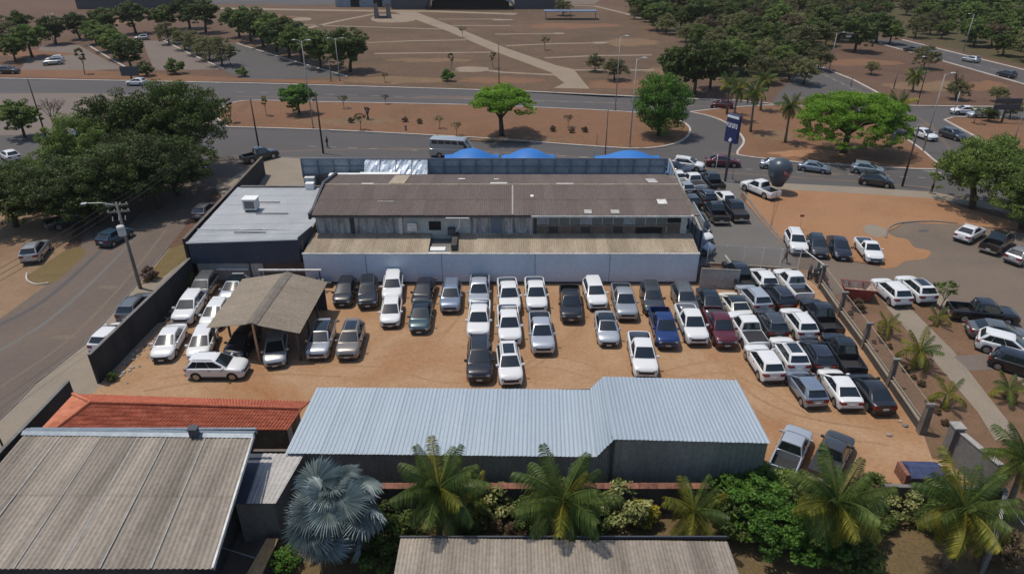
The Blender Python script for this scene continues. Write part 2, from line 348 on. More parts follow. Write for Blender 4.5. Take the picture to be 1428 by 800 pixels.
# crossing bars and arrow at the right junction
for i in range(4):
    a = G(1262+i*4, 230+i*1.5); strip('crossing_mark', [a, a+Vector((2.6,-2.2,0))], .4, .004, M['line'], .0045, world=True)
sheet('dusty_apron', curve([(-250,133),(60,130),(180,133),(290,146),(306,160),(292,176),(180,184),(60,188),(-250,192)],3), M['paleasph'], .008)
# repairs, stains and tyre lines on the roads
rr = random.Random(12)
for (x, y, w, h, m) in [(90,470,20,3,'lotasph'),(150,400,16,3,'lotasph'),(1288,322,8,2.2,'asphalt'),(560,208,34,2,'street'),(760,215,22,2,'street'),(1150,243,30,2.4,'street'),(620,136,50,2.2,'street'),(1290,175,12,4,'street'),(1010,215,20,3,'street'),(1120,137,10,1.5,'street')]:
    sheet('road_patch', [(x+w*math.cos(t*.628)*rr.uniform(.75,1.15), y+h*math.sin(t*.628)*rr.uniform(.75,1.15)) for t in range(10)], M[m], .0125)
for (q, w, m) in [([(-20,462),(60,420),(140,350),(200,290)],.5,'asphalt'),([(-20,500),(70,445),(150,372),(215,300)],.4,'asphalt'),([(0,540),(90,478),(170,398),(232,320)],.3,'paleasph')]:
    strip('tyre_line', curve(q,5), w, .002, M['lotasph' if m == 'paleasph' else 'lane' if q[0][1] > 470 else 'asphalt'], .0108 + (.0022 if m == 'paleasph' else 0))
for (q) in [[(360,212),(600,208),(900,226),(1000,238)],[(1000,240),(1150,250),(1300,262)],[(330,135),(700,139),(1030,150)],[(1140,100),(1210,132),(1290,170),(1330,215)]]:
    strip('tyre_line', curve(q,5), .6, .002, M['street'], .0045)
tk = 0
for q in [[(560,520),(640,534),(760,512),(880,540),(1010,520),(1130,580)],[(520,500),(600,482),(640,440),(645,400)],[(200,545),(360,522),(520,528)],[(700,540),(790,480),(820,440)],[(1010,500),(1040,560),(1120,600),(1240,620)]]:
    for dx in (0, 1.5):
        pts = [G(*p)+Vector((dx*.3,dx,0)) for p in curve(q,5)]
        strip('tyre_track', pts, .20, .001, M['rut'], .0122+.0012*(tk := tk+1), world=True)
# plaza paths
def pathpoly(*p): sheet('plaza_path', list(p), M['path'], .009)
pathpoly((550,17),(580,17),(640,40),(705,67),(775,91),(800,97),(822,124),(772,123),(787,116),(768,101),(690,72),(625,44))
strip('plaza_path', [(526,19),(470,30),(423,41)], 2.2, .02, M['path']); 
for q in ([(420,35),(520,38),(616,41)], [(505,60),(580,57),(650,56)], [(522,75),(600,74),(693,73)], [(760,81),(830,78),(909,77)], [(798,98),(906,98)],
          [(706,64),(780,61),(840,60)], [(690,48),(785,47)], [(645,94),(700,101),(778,105)], [(620,36),(712,36)], [(610,27),(700,27)]):
    strip('plaza_path', q, 1.5, .02, M['path'])
strip('plaza_path', [(300,12),(480,15),(600,16),(720,20)], 5, .022, M['path'])
strip('plaza_path', [(745,5),(830,9),(872,19),(905,30)], 2.2, .02, M['path'])
for (x,y,w,h) in ((545,26,34,6),(905,98,8,1),(835,60,12,1.5),(778,47,9,1.2),(655,97,26,4),(420,27,14,2.5),(700,28,16,1)):
    sheet('bare_patch', [(x+w*math.cos(t*.52)*(1+.2*math.sin(t*7)), y+h*math.sin(t*.52)) for t in range(12)], M['path'], .030)
sheet('woodland_floor', [(905,-40),(890,8),(915,28),(960,60),(985,88),(1010,118),(1075,120),(1110,96),(1130,86),(1140,78),(1185,58),(1150,50),(1180,42),(1262,52),(1428,92),(1700,150),(2000,100),(1700,-60)], M['scrub'], .0065)
rr2 = random.Random(4)
for (x, y, w, h, m) in [(560,112,90,5,'verge'),(700,112,60,5,'red'),(870,118,60,7,'red'),(600,84,60,3,'verge'),(930,100,35,8,'verge'),(880,60,40,6,'verge'),(800,36,70,4,'red'),(1200,88,60,5,'red'),(1290,120,60,7,'verge'),(1370,120,40,7,'red'),(360,25,60,5,'red'),(120,30,90,5,'verge'),(40,75,60,5,'red'),(240,112,80,2.5,'verge'),(720,196,80,3,'verge'),(480,170,80,5,'verge'),(1130,215,60,6,'orange2'),(1080,190,30,8,'verge')]:
    n_ = 26; onisland = y > 140; sheet('bare_ground_patch', curve([(x+w*math.cos(t*6.283/n_)*rr2.uniform(.72,1.12), y+h*math.sin(t*6.283/n_)*rr2.uniform(.6,1.2)) for t in range(n_)],2), M[m], (.124 if onisland else .0085)+.0002*(x%7))
# upper left parking areas
sheet('parking_ground', [(60,63),(110,63),(140,80),(175,96),(120,99),(28,98),(40,80)], M['paleasph'], .008)
sheet('parking_ground', [(200,57),(230,57),(260,73),(312,97),(216,98),(205,75)], M['paleasph'], .008)
sheet('parking_ground', [(245,45),(330,62),(400,84),(482,107),(350,112),(318,102),(280,75),(225,55)], M['asphalt'], .008)
strip('parking_kerb', [(228,57),(262,74),(312,97)], .4, .15, M['kerb']); strip('parking_kerb', [(330,61),(400,83),(484,107)], .4, .15, M['kerb'])
strip('parking_kerb', [(122,63),(150,80),(180,97)], .4, .15, M['kerb'])
sheet('bare_earth_strip', [(-60,97),(120,98),(350,110),(480,113),(480,118),(360,114),(0,107),(-60,106)], M['red'], .010)
# left street and verges
sheet('dirt_verge', [(-300,235),(120,235),(100,330),(68,395),(0,445),(-300,640)], M['tan'], .006)
sheet('side_street', [(200,235),(345,215),(372,217),(300,262),(235,345),(186,403),(118,480),(50,534),(15,570),(-60,640),(-400,900),(-600,820),(-200,560),(0,445),(68,395),(110,365),(120,300),(150,250)], M['street'], .010)
sheet('verge_grass', curve([(38,384),(40,395),(66,397),(90,383),(120,352),(100,345),(60,370),(38,384)],3), M['grass'], .016)
strip('verge_kerb', curve([(38,381),(38,391),(50,397),(68,395)],4), .14, .12, M['kerb'])
sheet('street_pavement', [(186,404),(236,346),(250,354),(262,345),(300,345),(280,400),(138,540),(100,575),(0,680),(-120,800),(-300,900),(-60,642),(15,572),(50,535),(118,481)], M['walk'], .014)
sheet('verge_grass', [(195,398),(236,347),(262,338),(262,360),(225,388)], M['grass'], .018)
strip('street_edge', [(-60,640),(15,571),(50,534),(118,480),(186,403),(235,345)], .10, .05, M['conc'], .01)
# sale yard, right hand plot and lane
sheet('yard_ground', [(138,534),(272,398),(430,392),(970,396),(1110,376),(1135,378),(1160,410),(1285,598),(1316,606),(1365,662),(1400,690),(900,700),(300,640),(60,640),(60,560)], M['orange'], .012)
sheet('sand_patch', [(1046,253),(1098,258),(1200,263),(1302,270),(1345,290),(1420,310),(1420,320),(1330,313),(1262,310),(1240,322),(1236,345),(1240,372),(1180,362),(1105,352),(1075,322),(1040,282)], M['orange2'], .012)
sheet('pavement', [(1098,256),(1200,261),(1302,268),(1428,292),(1428,301),(1300,277),(1200,270),(1098,265),(1060,262),(1060,254)], M['walk'], .016)
sheet('forecourt_lane', [(925,240),(1000,250),(1040,254),(1032,275),(1075,322),(1110,352),(1110,376),(1005,369),(960,372)], M['lane'], .008)
sheet('car_park', [(1112,352),(1240,374),(1236,345),(1237,325),(1262,311),(1300,309),(1428,325),(1620,370),(1650,640),(1428,475),(1330,428),(1310,410),(1262,400),(1215,402),(1160,412),(1135,380),(1110,376)], M['lotasph'], .010)
sheet('sand_drift', curve([(1238,325),(1225,350),(1228,373),(1250,372),(1263,364),(1290,361),(1297,350),(1275,345),(1266,334),(1250,331),(1238,325)],3), M['orange2'], .018)
sheet('manhole_slab', curve([(1203,316),(1215,313),(1232,318),(1238,327),(1222,331),(1206,324),(1203,316)],3), M['walk'], .024)
strip('car_park_kerb', curve([(1235,332),(1240,318),(1258,311),(1300,309),(1335,312)],5), .18, .10, M['conc'], .01)
strip('sand_kerb', [(1036,268),(1060,300),(1100,345)], .25, .08, M['conc'], .01)
# planting strips and paths by the right hand fence
sheet('planting_strip', [(1165,412),(1240,402),(1300,412),(1330,428),(1460,560),(1500,640),(1300,640),(1285,598)], M['bed'], .014)
sheet('planting_strip', [(1222,410),(1252,399),(1290,404),(1240,430)], M['walk'], .020)
sheet('garden_path', [(1236,428),(1266,426),(1330,490),(1392,570),(1425,612),(1388,614),(1364,575),(1300,500)], M['walk'], .021)
sheet('parking_pavement', [(1300,405),(1335,425),(1355,432),(1366,470),(1395,490),(1430,515),(1560,640),(1460,570),(1380,490),(1330,440),(1300,420)], M['walk'], .022)
sheet('cross_path', [(1330,497),(1380,493),(1403,514),(1352,517)], M['paleasph'], .025)
# house garden in front
sheet('garden_ground', [(-80,760),(200,662),(520,688),(985,690),(1400,694),(1700,700),(1900,1000),(-400,1000)], M['garden'], .018)
# ---------------------------------------------------------------- vehicles
def lerp(a, b, t): return a + (b-a)*t
def pick(tab, x):
    if x <= tab[0][0]: return tab[0][1]
    for (a, u), (b, v) in zip(tab, tab[1:]):
        if x <= b: return lerp(u, v, (x-a)/(b-a) if b > a else 0)
    return tab[-1][1]
TYPES = dict(
 # L, W, wheel r, wheel centres (rear, front), top line of the lower body, cabin (base rear, roof rear, roof front, base front), roof z, belt z, opts
 hatch=dict(L=3.98, W=1.73, r=.31, wx=(-1.28, 1.25), top=[(-1.99,.62),(-1.93,.86),(-1.6,.97),(.55,.98),(.95,.95),(1.14,.965),(1.5,.89),(1.78,.79),(1.92,.67),(1.99,.48)], cab=(-1.93,-1.35,.02,1.14), roof=1.48, belt=.95),
 sedan=dict(L=4.45, W=1.77, r=.32, wx=(-1.38, 1.32), top=[(-2.22,.62),(-2.16,.95),(-1.6,1.0),(.6,.97),(1.0,.93),(1.65,.86),(1.98,.76),(2.14,.65),(2.22,.46)], cab=(-1.80,-.92,.12,1.20), roof=1.45, belt=.95),
 suv=dict(L=4.35, W=1.80, r=.35, wx=(-1.33, 1.32), top=[(-2.17,.66),(-2.12,.98),(-1.7,1.08),(.6,1.08),(.95,1.05),(1.6,1.0),(1.95,.92),(2.10,.78),(2.17,.54)], cab=(-2.10,-1.55,.08,1.08), roof=1.63, belt=1.06, rails=1),
 pickup=dict(L=5.28, W=1.87, r=.39, wx=(-1.62, 1.60), top=[(-2.64,1.07),(-.95,1.10),(1.0,1.10),(1.3,1.08),(2.1,1.05),(2.42,.98),(2.56,.86),(2.64,.62)], cab=(-.88,-.58,.52,1.36), roof=1.80, belt=1.09, bed=(-2.54,-.92)),
 single=dict(L=4.5, W=1.74, r=.31, wx=(-1.45, 1.38), top=[(-2.25,.98),(-.55,1.0),(1.0,.99),(1.3,.96),(1.95,.83),(2.16,.70),(2.25,.55)], cab=(-.42,-.20,.42,1.12), roof=1.55, belt=.98, bed=(-2.17,-.50)),
 van=dict(L=6.9, W=2.0, r=.36, wx=(-1.95, 2.25), top=[(-3.45,1.2),(-3.4,1.32),(1.8,1.32),(2.5,1.25),(3.2,1.0),(3.45,.7)], cab=(-3.40,-3.25,1.75,2.75), roof=2.72, belt=1.30))
def make_vehicle(kind, nm, sunroof=False, tonneau=False, blackroof=False, rails=None):
    T = TYPES[kind]; L = T['L']; Wd = T['W']/2; r = T['r']; zs = r - .06
    root = empty(nm, (0,0,0)); xf = L/2
    pm = PAINT['white']
    arch = r + .075
    xs = [-xf, -xf+.06, -xf+.16, -xf+.32] + [xf-.32, xf-.16, xf-.06, xf]
    for w in T['wx']: xs += [w + arch*a for a in (-1.001,-.97,-.8,-.45,0,.45,.8,.97,1.001)]
    xs += list(np.linspace(T['wx'][0]+arch+.15, T['wx'][1]-arch-.15, 6)) + [T['cab'][0], T['cab'][3]]
    bed = T.get('bed')
    if bed: xs += [bed[0]-.005, bed[0]+.005, bed[1]-.005, bed[1]+.005]
    xs = sorted(set(round(float(x),4) for x in xs)); mb = MB(); vs = []; 
    def plan(x):
        d = xf - abs(x); e = .62 if x > 0 else .5
        return Wd * (1 - ((.20 if kind in ('pickup','suv') else .26) if x > 0 else (.05 if kind in ('pickup','single','van') else .17)) * max(0, 1-d/e)**2.0)
    for x in xs:
        w = plan(x); tz = pick(T['top'], x); z0 = zs + (.06 if xf-abs(x) < .12 else 0); ww = w*.95
        for c in T['wx']:
            if abs(x-c) < arch: z0 = max(z0, r + math.sqrt(arch*arch-(x-c)**2)); ww = w*.99
        zb = tz - .05; inb = bed and bed[0] < x < bed[1]
        zm = max(z0+.02, min(zs+.30, zb-.15)); z3 = max(zm+.02, min(zb-.05, (zm+zb)/2+.08))
        if inb: top = [(w*.93, tz), (w*.84, tz), (w*.84, tz-.46), (0, tz-.46)]
        else: top = [(w*.885, tz+.01), (w*.74, tz+.035), (w*.45, tz+.055), (0, tz+.065)]
        pts = [(ww, z0), (w, zm), (w*.995, z3), (w*.965, zb)] + top
        for s_ in (1, -1):
            for (y, z) in (pts if s_ == 1 else pts[::-1][1:]): vs.append((x, y*s_, z))
    n = 15; fs = []; mi = []
    for i in range(len(xs)-1):
        inb = bed and bed[0] < (xs[i]+xs[i+1])/2 < bed[1]
        for k in range(n-1):
            fs.append((i*n+k, i*n+k+1, (i+1)*n+k+1, (i+1)*n+k)); mi.append(1 if inb and 5 <= k <= 8 else 0)
    fs.append(tuple(range(n))); fs.append(tuple(range((len(xs)-1)*n, len(xs)*n))); mi += [0, 0]
    mb.add(vs, fs); mb.m = mi
    # cabin shell
    c0, c1, c2, c3 = T['cab']; zr = T['roof']; zb = T['belt']; wb = Wd*.925; wr = Wd*(.71 if kind != 'van' else .86)
    st = [(c0, 0), (c0+(c1-c0)*.5, .54), (c1-.06, .95), (c1+.12, 1), ((c1+c2)/2, 1.015), (c2-.12, .985), (c2+.06, .93), (c2+(c3-c2)*.5, .53), (c3, 0)]
    vs = []
    for (x, t) in st:
        z = zb + (zr-zb)*t; tt = min(t, 1)
        yb = wb*(1 - .03*(x > c2)); yt = lerp(wb*.97, wr, tt)
        ring = [(yb, zb-.06), (lerp(yb, yt, .96) if t > 0 else yb*.99, max(zb-.05, z-.075*tt)), (yt*.94, z-.018*tt), (yt*.62, z+.012), (0, z+.022)]
        for s_ in (1, -1):
            for (y, zz) in (ring if s_ == 1 else ring[::-1][1:]): vs.append((x, y*s_, zz))
    n = 9; fs = []
    mis = []
    for i in range(len(st)-1):
        for k in range(n-1):
            fs.append((i*n+k, i*n+k+1, (i+1)*n+k+1, (i+1)*n+k)); mis.append(2 if (blackroof and 1 <= k <= 6 and 2 <= i <= 5) else 0)
    mb.add(vs, fs); mb.m[-len(fs):] = mis
    body = mb.build('body', [pm, M['plastic'], M['cglass']], root, True, 32)
    body.material_slots[0].link = 'OBJECT'; body.material_slots[0].material = pm
    # glass, laid 8 mm proud of the shell
    def P(x, t, s_, up):                   # point on cabin side
        yb = wb; yt = lerp(wb*.97, wr, t); y = lerp(yb, yt, .96)
        return Vector((x, s_*(y+.012), zb + (zr-zb)*t*.93 + up))
    def edge(t): return (lerp(c0, c1-.02, t), lerp(c3, c2+.02, t))
    for s_ in (1, -1):
        segs = [(.16, .562), (.576, .98)] if kind in ('sedan','hatch','pickup') else ([(.03,.245),(.257,.605),(.617,.975)] if kind == 'suv' else ([(.12,.95)] if kind == 'single' else [(.03,.20),(.22,.39),(.41,.58),(.60,.76),(.80,.97)]))
        g = MB()
        for (a, b_) in segs:
            lo, hi = .07, .92
            r0, f0 = edge(lo); r1, f1 = edge(hi); r0 += .12; r1 += .12; f0 -= .16; f1 -= .10
            q = [P(lerp(r0,f0,a),lo,s_,0), P(lerp(r0,f0,b_),lo,s_,0), P(lerp(r1,f1,b_),hi,s_,0), P(lerp(r1,f1,a),hi,s_,0)]
            g.quad(*(q if s_ == -1 else q[::-1]))
        g.build('side_window', M['cglass'], root)
    for (xb, xt, nm2, lo, hi) in ((c3, c2, 'windscreen', .10, .93), (c0, c1, 'rear_window', .22 if kind in ('hatch','suv','van') else .12, .90)):
        g = MB(); vs = []; nx = 7; sg = 1 if xb > xt else -1
        for t in (lo, (lo+hi)/2, hi):
            x = lerp(xb, xt+.06*sg, t); z = zb+(zr-zb)*lerp(0, .95, t); wy = lerp(wb*.90, wr*.86, t)
            for k in range(nx):
                u = -1+2*k/(nx-1); vs.append((x + sg*(.03 - .05*u*u*.6), wy*u, z + .035 - .02*u*u))
        g.add(vs, [(j*nx+k, j*nx+k+1, (j+1)*nx+k+1, (j+1)*nx+k) for j in range(2) for k in range(nx-1)])
        g.build(nm2, M['cglass'], root, True)
    # wheels
    for wx in T['wx']:
        for s_ in (1, -1):
            t = MB().lathe([(r*.62,-.11),(r*.93,-.11),(r,-.07),(r,.07),(r*.93,.11),(r*.62,.11)], 18, 'y').build('wheel', M['rubber'], root, True, 40, loc=(wx, s_*(Wd-.12), r))
            h = MB(); yo = s_*.112
            for k in range(5):
                a = 2*math.pi*k/5; ca, sa = math.cos(a), math.sin(a); pr = Vector((ca,0,sa)); pe = Vector((-sa,0,ca))
                h.add([pr*.03+pe*.035+Vector((0,yo,0)), pr*r*.66+pe*.05+Vector((0,yo*.93,0)), pr*r*.66-pe*.05+Vector((0,yo*.93,0)), pr*.03-pe*.035+Vector((0,yo,0))], [(0,1,2,3)])
            h.lathe([(r*.68,yo*.96),(r*.62,yo*1.05)], 16, 'y'); h.m = [0]*len(h.f)
            h.build('rim', M['rim'], t)
    # underbody, bumpers, lamps
    MB().box(-xf+.18, xf-.2, -Wd+.24, Wd-.24, r*.62, .62).build('underbody', M['plastic'], root)
    def nose(x_, w_, z_, sg): return (x_, w_, z_)
    fx = xf; hz = pick(T['top'], xf-.12)
    g = MB(); g.box(fx-.05, fx+.012, -Wd*.60, Wd*.60, hz-.26, hz-.06); g.box(fx-.05, fx+.018, -Wd*.72, Wd*.72, zs+.03, zs+.15)
    g.build('grille', M['plastic'], root)
    MB().box(fx+.012, fx+.03, -.2, .2, hz-.40, hz-.28).build('number_plate', M['plate'], root)
    MB().box(-fx-.02, -fx+.01, -.2, .2, .62 if not bed else .55, .74 if not bed else .67).build('number_plate', M['plate'], root)
    MB().box(-fx-.03, -fx+.06, -Wd*.84, Wd*.84, zs+.04, zs+.20).build('rear_bumper', M['plastic'] if kind != 'pickup' else M['chrome'], root)
    for s_ in (1, -1):
        y0, y1 = sorted((s_*Wd*.52, s_*Wd*.80)); zt = pick(T['top'], xf-.22)-.04
        g = MB(); a = s_*Wd
        g.add([(fx+.015,a*.50,zt-.17),(fx-.02,a*.78,zt-.16),(fx-.26,a*.945,zt-.10),(fx-.34,a*.935,zt-.02),(fx-.10,a*.76,zt-.01),(fx-.045,a*.50,zt-.04),
               (fx-.1,a*.5,zt-.12),(fx-.3,a*.80,zt-.08)], [(0,1,4,5),(1,2,3,4),(0,1,7,6),(1,2,7),(5,4,7,6),(4,3,7),(0,5,6),(2,3,7)])
        g.build('headlight', M['lamp'], root)
        zt = T['belt']-.02 if not bed else T['belt']-.10; zl = zt-.22 if not bed else zt-.34
        g = MB(); xi = .45 if not bed else .80
        g.add([(-fx-.012,a*xi,zl),(-fx-.012,a*.86,zl),(-fx+.22,a*.975,zl+.05),(-fx+.20,a*.955,zt-.03),(-fx+.005,a*.84,zt-.02),(-fx+.005,a*xi,zt-.04),(-fx+.12,a*xi,zl+.1),(-fx+.2,a*.8,zl+.1)],
              [(0,1,4,5),(1,2,3,4),(0,1,7,6),(1,2,7),(5,4,7,6),(4,3,7),(0,5,6),(2,3,7)])
        g.build('tail_light', M['tail'], root)
        mx = c3-.28
        g = MB(); y0, y1 = sorted((s_*(Wd*.93), s_*(Wd+.17))); g.box(mx-.06, mx+.07, y0+.02, y1, zb+.02, zb+.17)
        mo = g.build('mirror', [pm], root); mo.material_slots[0].link = 'OBJECT'; mo.material_slots[0].material = pm
        g = MB(); y0, y1 = sorted((s_*(Wd*.975), s_*(Wd+.012)))
        for hx in ((-.35, .55) if kind != 'single' else (.15,)): MB().box(hx, hx+.17, y0, y1, zb-.17, zb-.13).build('door_handle', M['plastic'], root)
        if (T.get('rails') if rails is None else rails):
            MB().tube([(c1+.1, s_*wr*.86, zr-.02), (c1+.2, s_*wr*.86, zr+.05), (c2-.25, s_*wr*.86, zr+.04), (c2-.1, s_*wr*.86, zr-.03)], .022, 5).build('roof_rail', M['rim'], root)
        y0, y1 = sorted((s_*(Wd*.95), s_*(Wd+.006)))
        MB().box(T['wx'][0]+arch+.03, T['wx'][1]-arch-.03, y0, y1, zs-.02, zs+.09).build('sill', M['plastic'], root)
    if sunroof:
        g = MB(); g.add([(lerp(c1+.2, c2-.12, i/4), wr*.66*(j-2)/2, zr + (zr-zb)*.015*(1-abs(i-2)/2) + .020 + .020*(1-abs(j-2)/2)) for i in range(5) for j in range(5)], [(i*5+j,i*5+j+1,i*5+j+6,i*5+j+5) for i in range(4) for j in range(4)])
        g.build('sunroof', M['cglass'], root, True)
    if tonneau and bed:
        MB().box(bed[0]-.02, bed[1]+.02, -Wd*.86, Wd*.86, T['belt']-.01, T['belt']+.035).build('tonneau_cover', M['plastic'], root)
    if kind in ('hatch', 'suv'):
        MB().box(c1-.20, c1+.08, -wr*.86, wr*.86, zr-.035, zr+.015).build('spoiler', [pm], root)
        s2 = [c for c in root.children if c.name.startswith('spoiler')][0]; s2.material_slots[0].link = 'OBJECT'; s2.material_slots[0].material = pm
    if not bed:
        MB().lathe([(.004,0),(.003,.16)], 4, c=(c1+.3, 0, zr)).build('aerial', M['plastic'], root)
    index_kids(root); return root
PROTO = {}
CARS = []
def car(kind, col, f, r_, label, group=None, cat=None, h=.9, sc=None, **o):
    key = (kind,) + tuple(sorted(o.items()))
    nm = dict(hatch='parked_car', sedan='parked_car', suv='parked_car', pickup='pickup_truck', single='pickup_truck', van='minibus')[kind]
    if key not in PROTO: PROTO[key] = make_vehicle(kind, nm, **o); first = True
    else: first = False
    c = copy_tree(PROTO[key], None, {PAINT['white']: PAINT[col]})
    f = G(*f, h); r_ = G(*r_, h); f.z = r_.z = 0
    d = (f - r_).normalized(); L = TYPES[kind]['L'] * (sc or 1)
    ctr = f - d*L/2 if f.y < r_.y else r_ + d*L/2
    c.location = ctr + Vector((0,0,.016)); c.rotation_euler = (0, 0, math.atan2(d.y, d.x))
    if sc: c.scale = (sc, sc, sc)
    tag(c, label, cat or dict(pickup='pickup truck', single='pickup truck', van='minibus').get(kind, 'car'), group)
    CARS.append((c, kind, (f-r_).length, L)); return c
YG = 'cars stored in the dirt yard'
def yard(*a, **k): return car(*a, group=YG, **k)
# left columns by the dark wall
yard('sedan','white',(222,494),(247.5,452),'white sedan nearest the open end of the dark yard wall, windscreen glinting')
yard('suv','white',(250.6,444),(275,410),'white compact SUV beside the dark wall, between the white sedan and the grey wagon', rails=0)
yard('suv','gray',(272,415),(295,382),'grey estate car beside the dark wall below the navy shed')
yard('hatch','white',(273,494),(290,455),'white hatchback standing right behind the side-on white SUV', )
yard('suv','white',(347,508),(262,508),'white SUV parked side-on left of the car shelter, nose to the right')
yard('hatch','white',(289,451),(312,415),'white hatchback half hidden under the left edge of the car shelter roof')
yard('hatch','lsilver',(315.5,414),(338.7,382),'pale silver hatchback with dark glass roof behind the car shelter', blackroof=True)
yard('hatch','black',(322,492),(352,455),'black car in the shade under the car shelter, left side')
yard('hatch','silver',(382,502),(386,468),'small silver car with its bonnet out from under the car shelter')
yard('suv','silver',(440.5,492),(458,440),'pale SUV with black roof right of the car shelter', blackroof=True)
yard('suv','champagne',(482.5,492),(498,441),'grey-beige SUV with a dark sunroof, right of the black-roofed SUV', sunroof=True)
yard('hatch','black',(475.5,418),(486,389),'black hatchback right behind the car shelter, by the blue-white wall')
yard('suv','black',(512,421),(514,389),'black SUV by the blue-white wall, left of the two stacked white cars')
yard('suv','white',(546,413),(549.5,382),'white SUV against the wall with a white hatchback in front of it', rails=0)
yard('hatch','white',(543,447),(548.4,411),'white hatchback in front of the white SUV, three rows left of the pickups')
yard('sedan','black',(585.6,420),(595.5,389),'black sedan against the wall behind a dark petrol sedan')
yard('sedan','petrol',(583.5,455),(590,420),'dark petrol-coloured sedan in front of the black sedan', blackroof=True)
yard('suv','bluesilver',(627,427),(631.5,386),'lone blue-grey SUV against the wall, left of the pickup rows')
yard('pickup','lsilver',(667,423),(669.5,386),'silver pickup at the wall end of the column with the black SUV', tonneau=False)
yard('pickup','white',(666.3,465),(669.5,425),'white double cab pickup between a silver pickup and a black SUV')
yard('suv','black',(668.4,524),(669.5,471),'black SUV at the head of the column of pickups', sc=1.08)
yard('pickup','white',(712,429),(706.7,391),'white pickup at the wall, rearmost of three white vehicles in a column')
yard('pickup','white',(712,473),(707.8,431),'white pickup in the middle of the all-white column')
yard('suv','white',(713.3,528),(706.7,478),'white SUV with dark sunroof at the head of the all-white column', sunroof=True)
yard('pickup','white',(749.4,428),(745,391),'white pickup against the wall behind the silver pickup')
yard('pickup','lsilver',(758,485),(751.6,437),'silver pickup in front of the rightmost white column pickup')
yard('pickup','black',(797,441),(794,402),'black pickup with an open black bed against the wall')
yard('suv','white',(835,423),(824,389),'white SUV against the wall between the black and the silver pickups', rails=0)
yard('sedan','lsilver',(850,473),(843,436),'silver car with dark glass roof in front of the white SUV', blackroof=True)
yard('pickup','silver',(876,438),(864,393),'silver-grey pickup against the wall with an empty bed')
yard('suv','graphite',(913,430),(904,391),'dark grey SUV against the wall behind the blue pickup')
yard('pickup','blue',(933,477),(920,434),'deep blue pickup, the only blue one in the yard')
yard('pickup','white',(902,518),(890,464),'white pickup with black bed standing alone in front of the rows')
yard('suv','gray',(963,432),(947,397),'grey SUV against the end of the wall behind a white pickup')
yard('pickup','white',(975,472),(956,430),'white pickup between the blue and the wine-red pickups')
yard('sedan','graphite',(999,436),(981,397),'dark grey sedan by the low grey block wall', blackroof=True)
yard('pickup','wine',(1015.6,477),(995,434),'wine-red pickup, the only red one in the yard')
# right-hand rows, tails to the camera
yard('sedan','cream',(1012,404),(1038,439),'cream car with a black roof, tail to the camera, by the wine-red pickup', blackroof=True)
yard('pickup','white',(1030,438),(1058.4,481),'white pickup with a flat black bed cover, tail to the camera', tonneau=True)
yard('suv','white',(1057,488),(1081,524),'white SUV at the front left corner of the right-hand rows', rails=0)
yard('suv','lsilver',(1043,403),(1066,428),'silver SUV behind the cream car with a black roof')
yard('suv','graphite',(1064,430),(1087.6,466),'dark grey SUV left of the white SUV with roof rails')
yard('pickup','black',(1026,375),(1044,399),'black pickup by the grey block wall near the mesh fence')
yard('hatch','white',(1056,375),(1075.6,399),'white hatchback nearest the mesh fence at the back of the yard')
yard('pickup','white',(1097.5,384),(1123,412),'white pickup with open dark bed below the leaning mesh gate')
yard('suv','black',(1078,402),(1100,427),'black SUV between the silver SUV and the open-bed white pickup')
yard('suv','white',(1104.5,435),(1129,466),'white SUV with roof rails between the dark SUV and the big black pickup')
yard('pickup','black',(1129,419),(1164,461),'large matt black pickup beside the right-hand fence')
yard('suv','white',(1089,473),(1116,512),'white SUV with a dark sunroof in the right-hand rows', sunroof=True)
yard('hatch','navy',(1130,475),(1153.4,510),'navy hatchback between the sunroof SUV and the black pickup with glass roof', rails=0)
yard('pickup','black',(1163.7,471),(1193.7,516),'black pickup with a glass roof panel beside the fence', sunroof=True)
yard('hatch','bluesilver',(1113,520),(1142,559),'blue-silver hatchback at the front of the right-hand rows')
yard('sedan','white',(1160,519),(1190,562),'white sedan in the front row, between silver hatchback and black sedan')
yard('sedan','black',(1205,528),(1236.8,568),'black sedan at the front right corner beside the fence')
yard('pickup','lsilver',(1117,594),(1090,655),'silver pickup parked alone by the end of the metal warehouse', sc=.92)
yard('pickup','graphite',(1174,606),(1145,662),'dark grey pickup partly behind a coconut palm in the near yard', tonneau=True, sc=.92)
LG = 'cars in the forecourt lane'
def lane(*a, **k): return car(*a, group=LG, **k)
lane('suv','black',(962,238),(938,233),'dark SUV at the lane mouth beside the moving white SUV')
lane('hatch','white',(938,238),(950,250),'white hatchback half hidden by the slatted side fence')
lane('pickup','white',(959.3,244.6),(977.4,261),'white pickup at the top left of the forecourt lane', tonneau=True)
lane('hatch','silver',(948,252),(962,266),'silver hatchback tucked behind the slatted fence')
lane('pickup','black',(988,245.5),(1003,260),'black pickup nearest the tall blue sign')
lane('suv','black',(977,262),(992,281),'black SUV in the left file of the lane')
lane('hatch','white',(1002,265),(1018.8,281),'white hatchback among black pickups in the lane')
lane('pickup','black',(990,281),(1007,305),'black pickup last in the left file of the lane')
lane('pickup','black',(1016,279),(1034.7,302),'black pickup last in the right file of the lane', tonneau=True)
lane('hatch','graphite',(955,268),(970,285),'dark grey car behind the slatted fence, close to the building')
lane('hatch','bluesilver',(996,345),(964,337),'blue-grey car standing crosswise at the end of the slatted fence')
lane('hatch','white',(990,331),(972,322),'white car just behind the crosswise blue-grey car')
lane('hatch','black',(983,316),(972,305),'black car almost hidden by the building corner')
PG = 'cars on the right-hand plot'
def plot(*a, **k): return car(*a, group=PG, **k)
plot('pickup','white',(1050.5,257),(1083,270),'white pickup carrying the round advertising balloon')
plot('suv','white',(1116.7,347),(1101,316),'white SUV at the left end of the row on the sand')
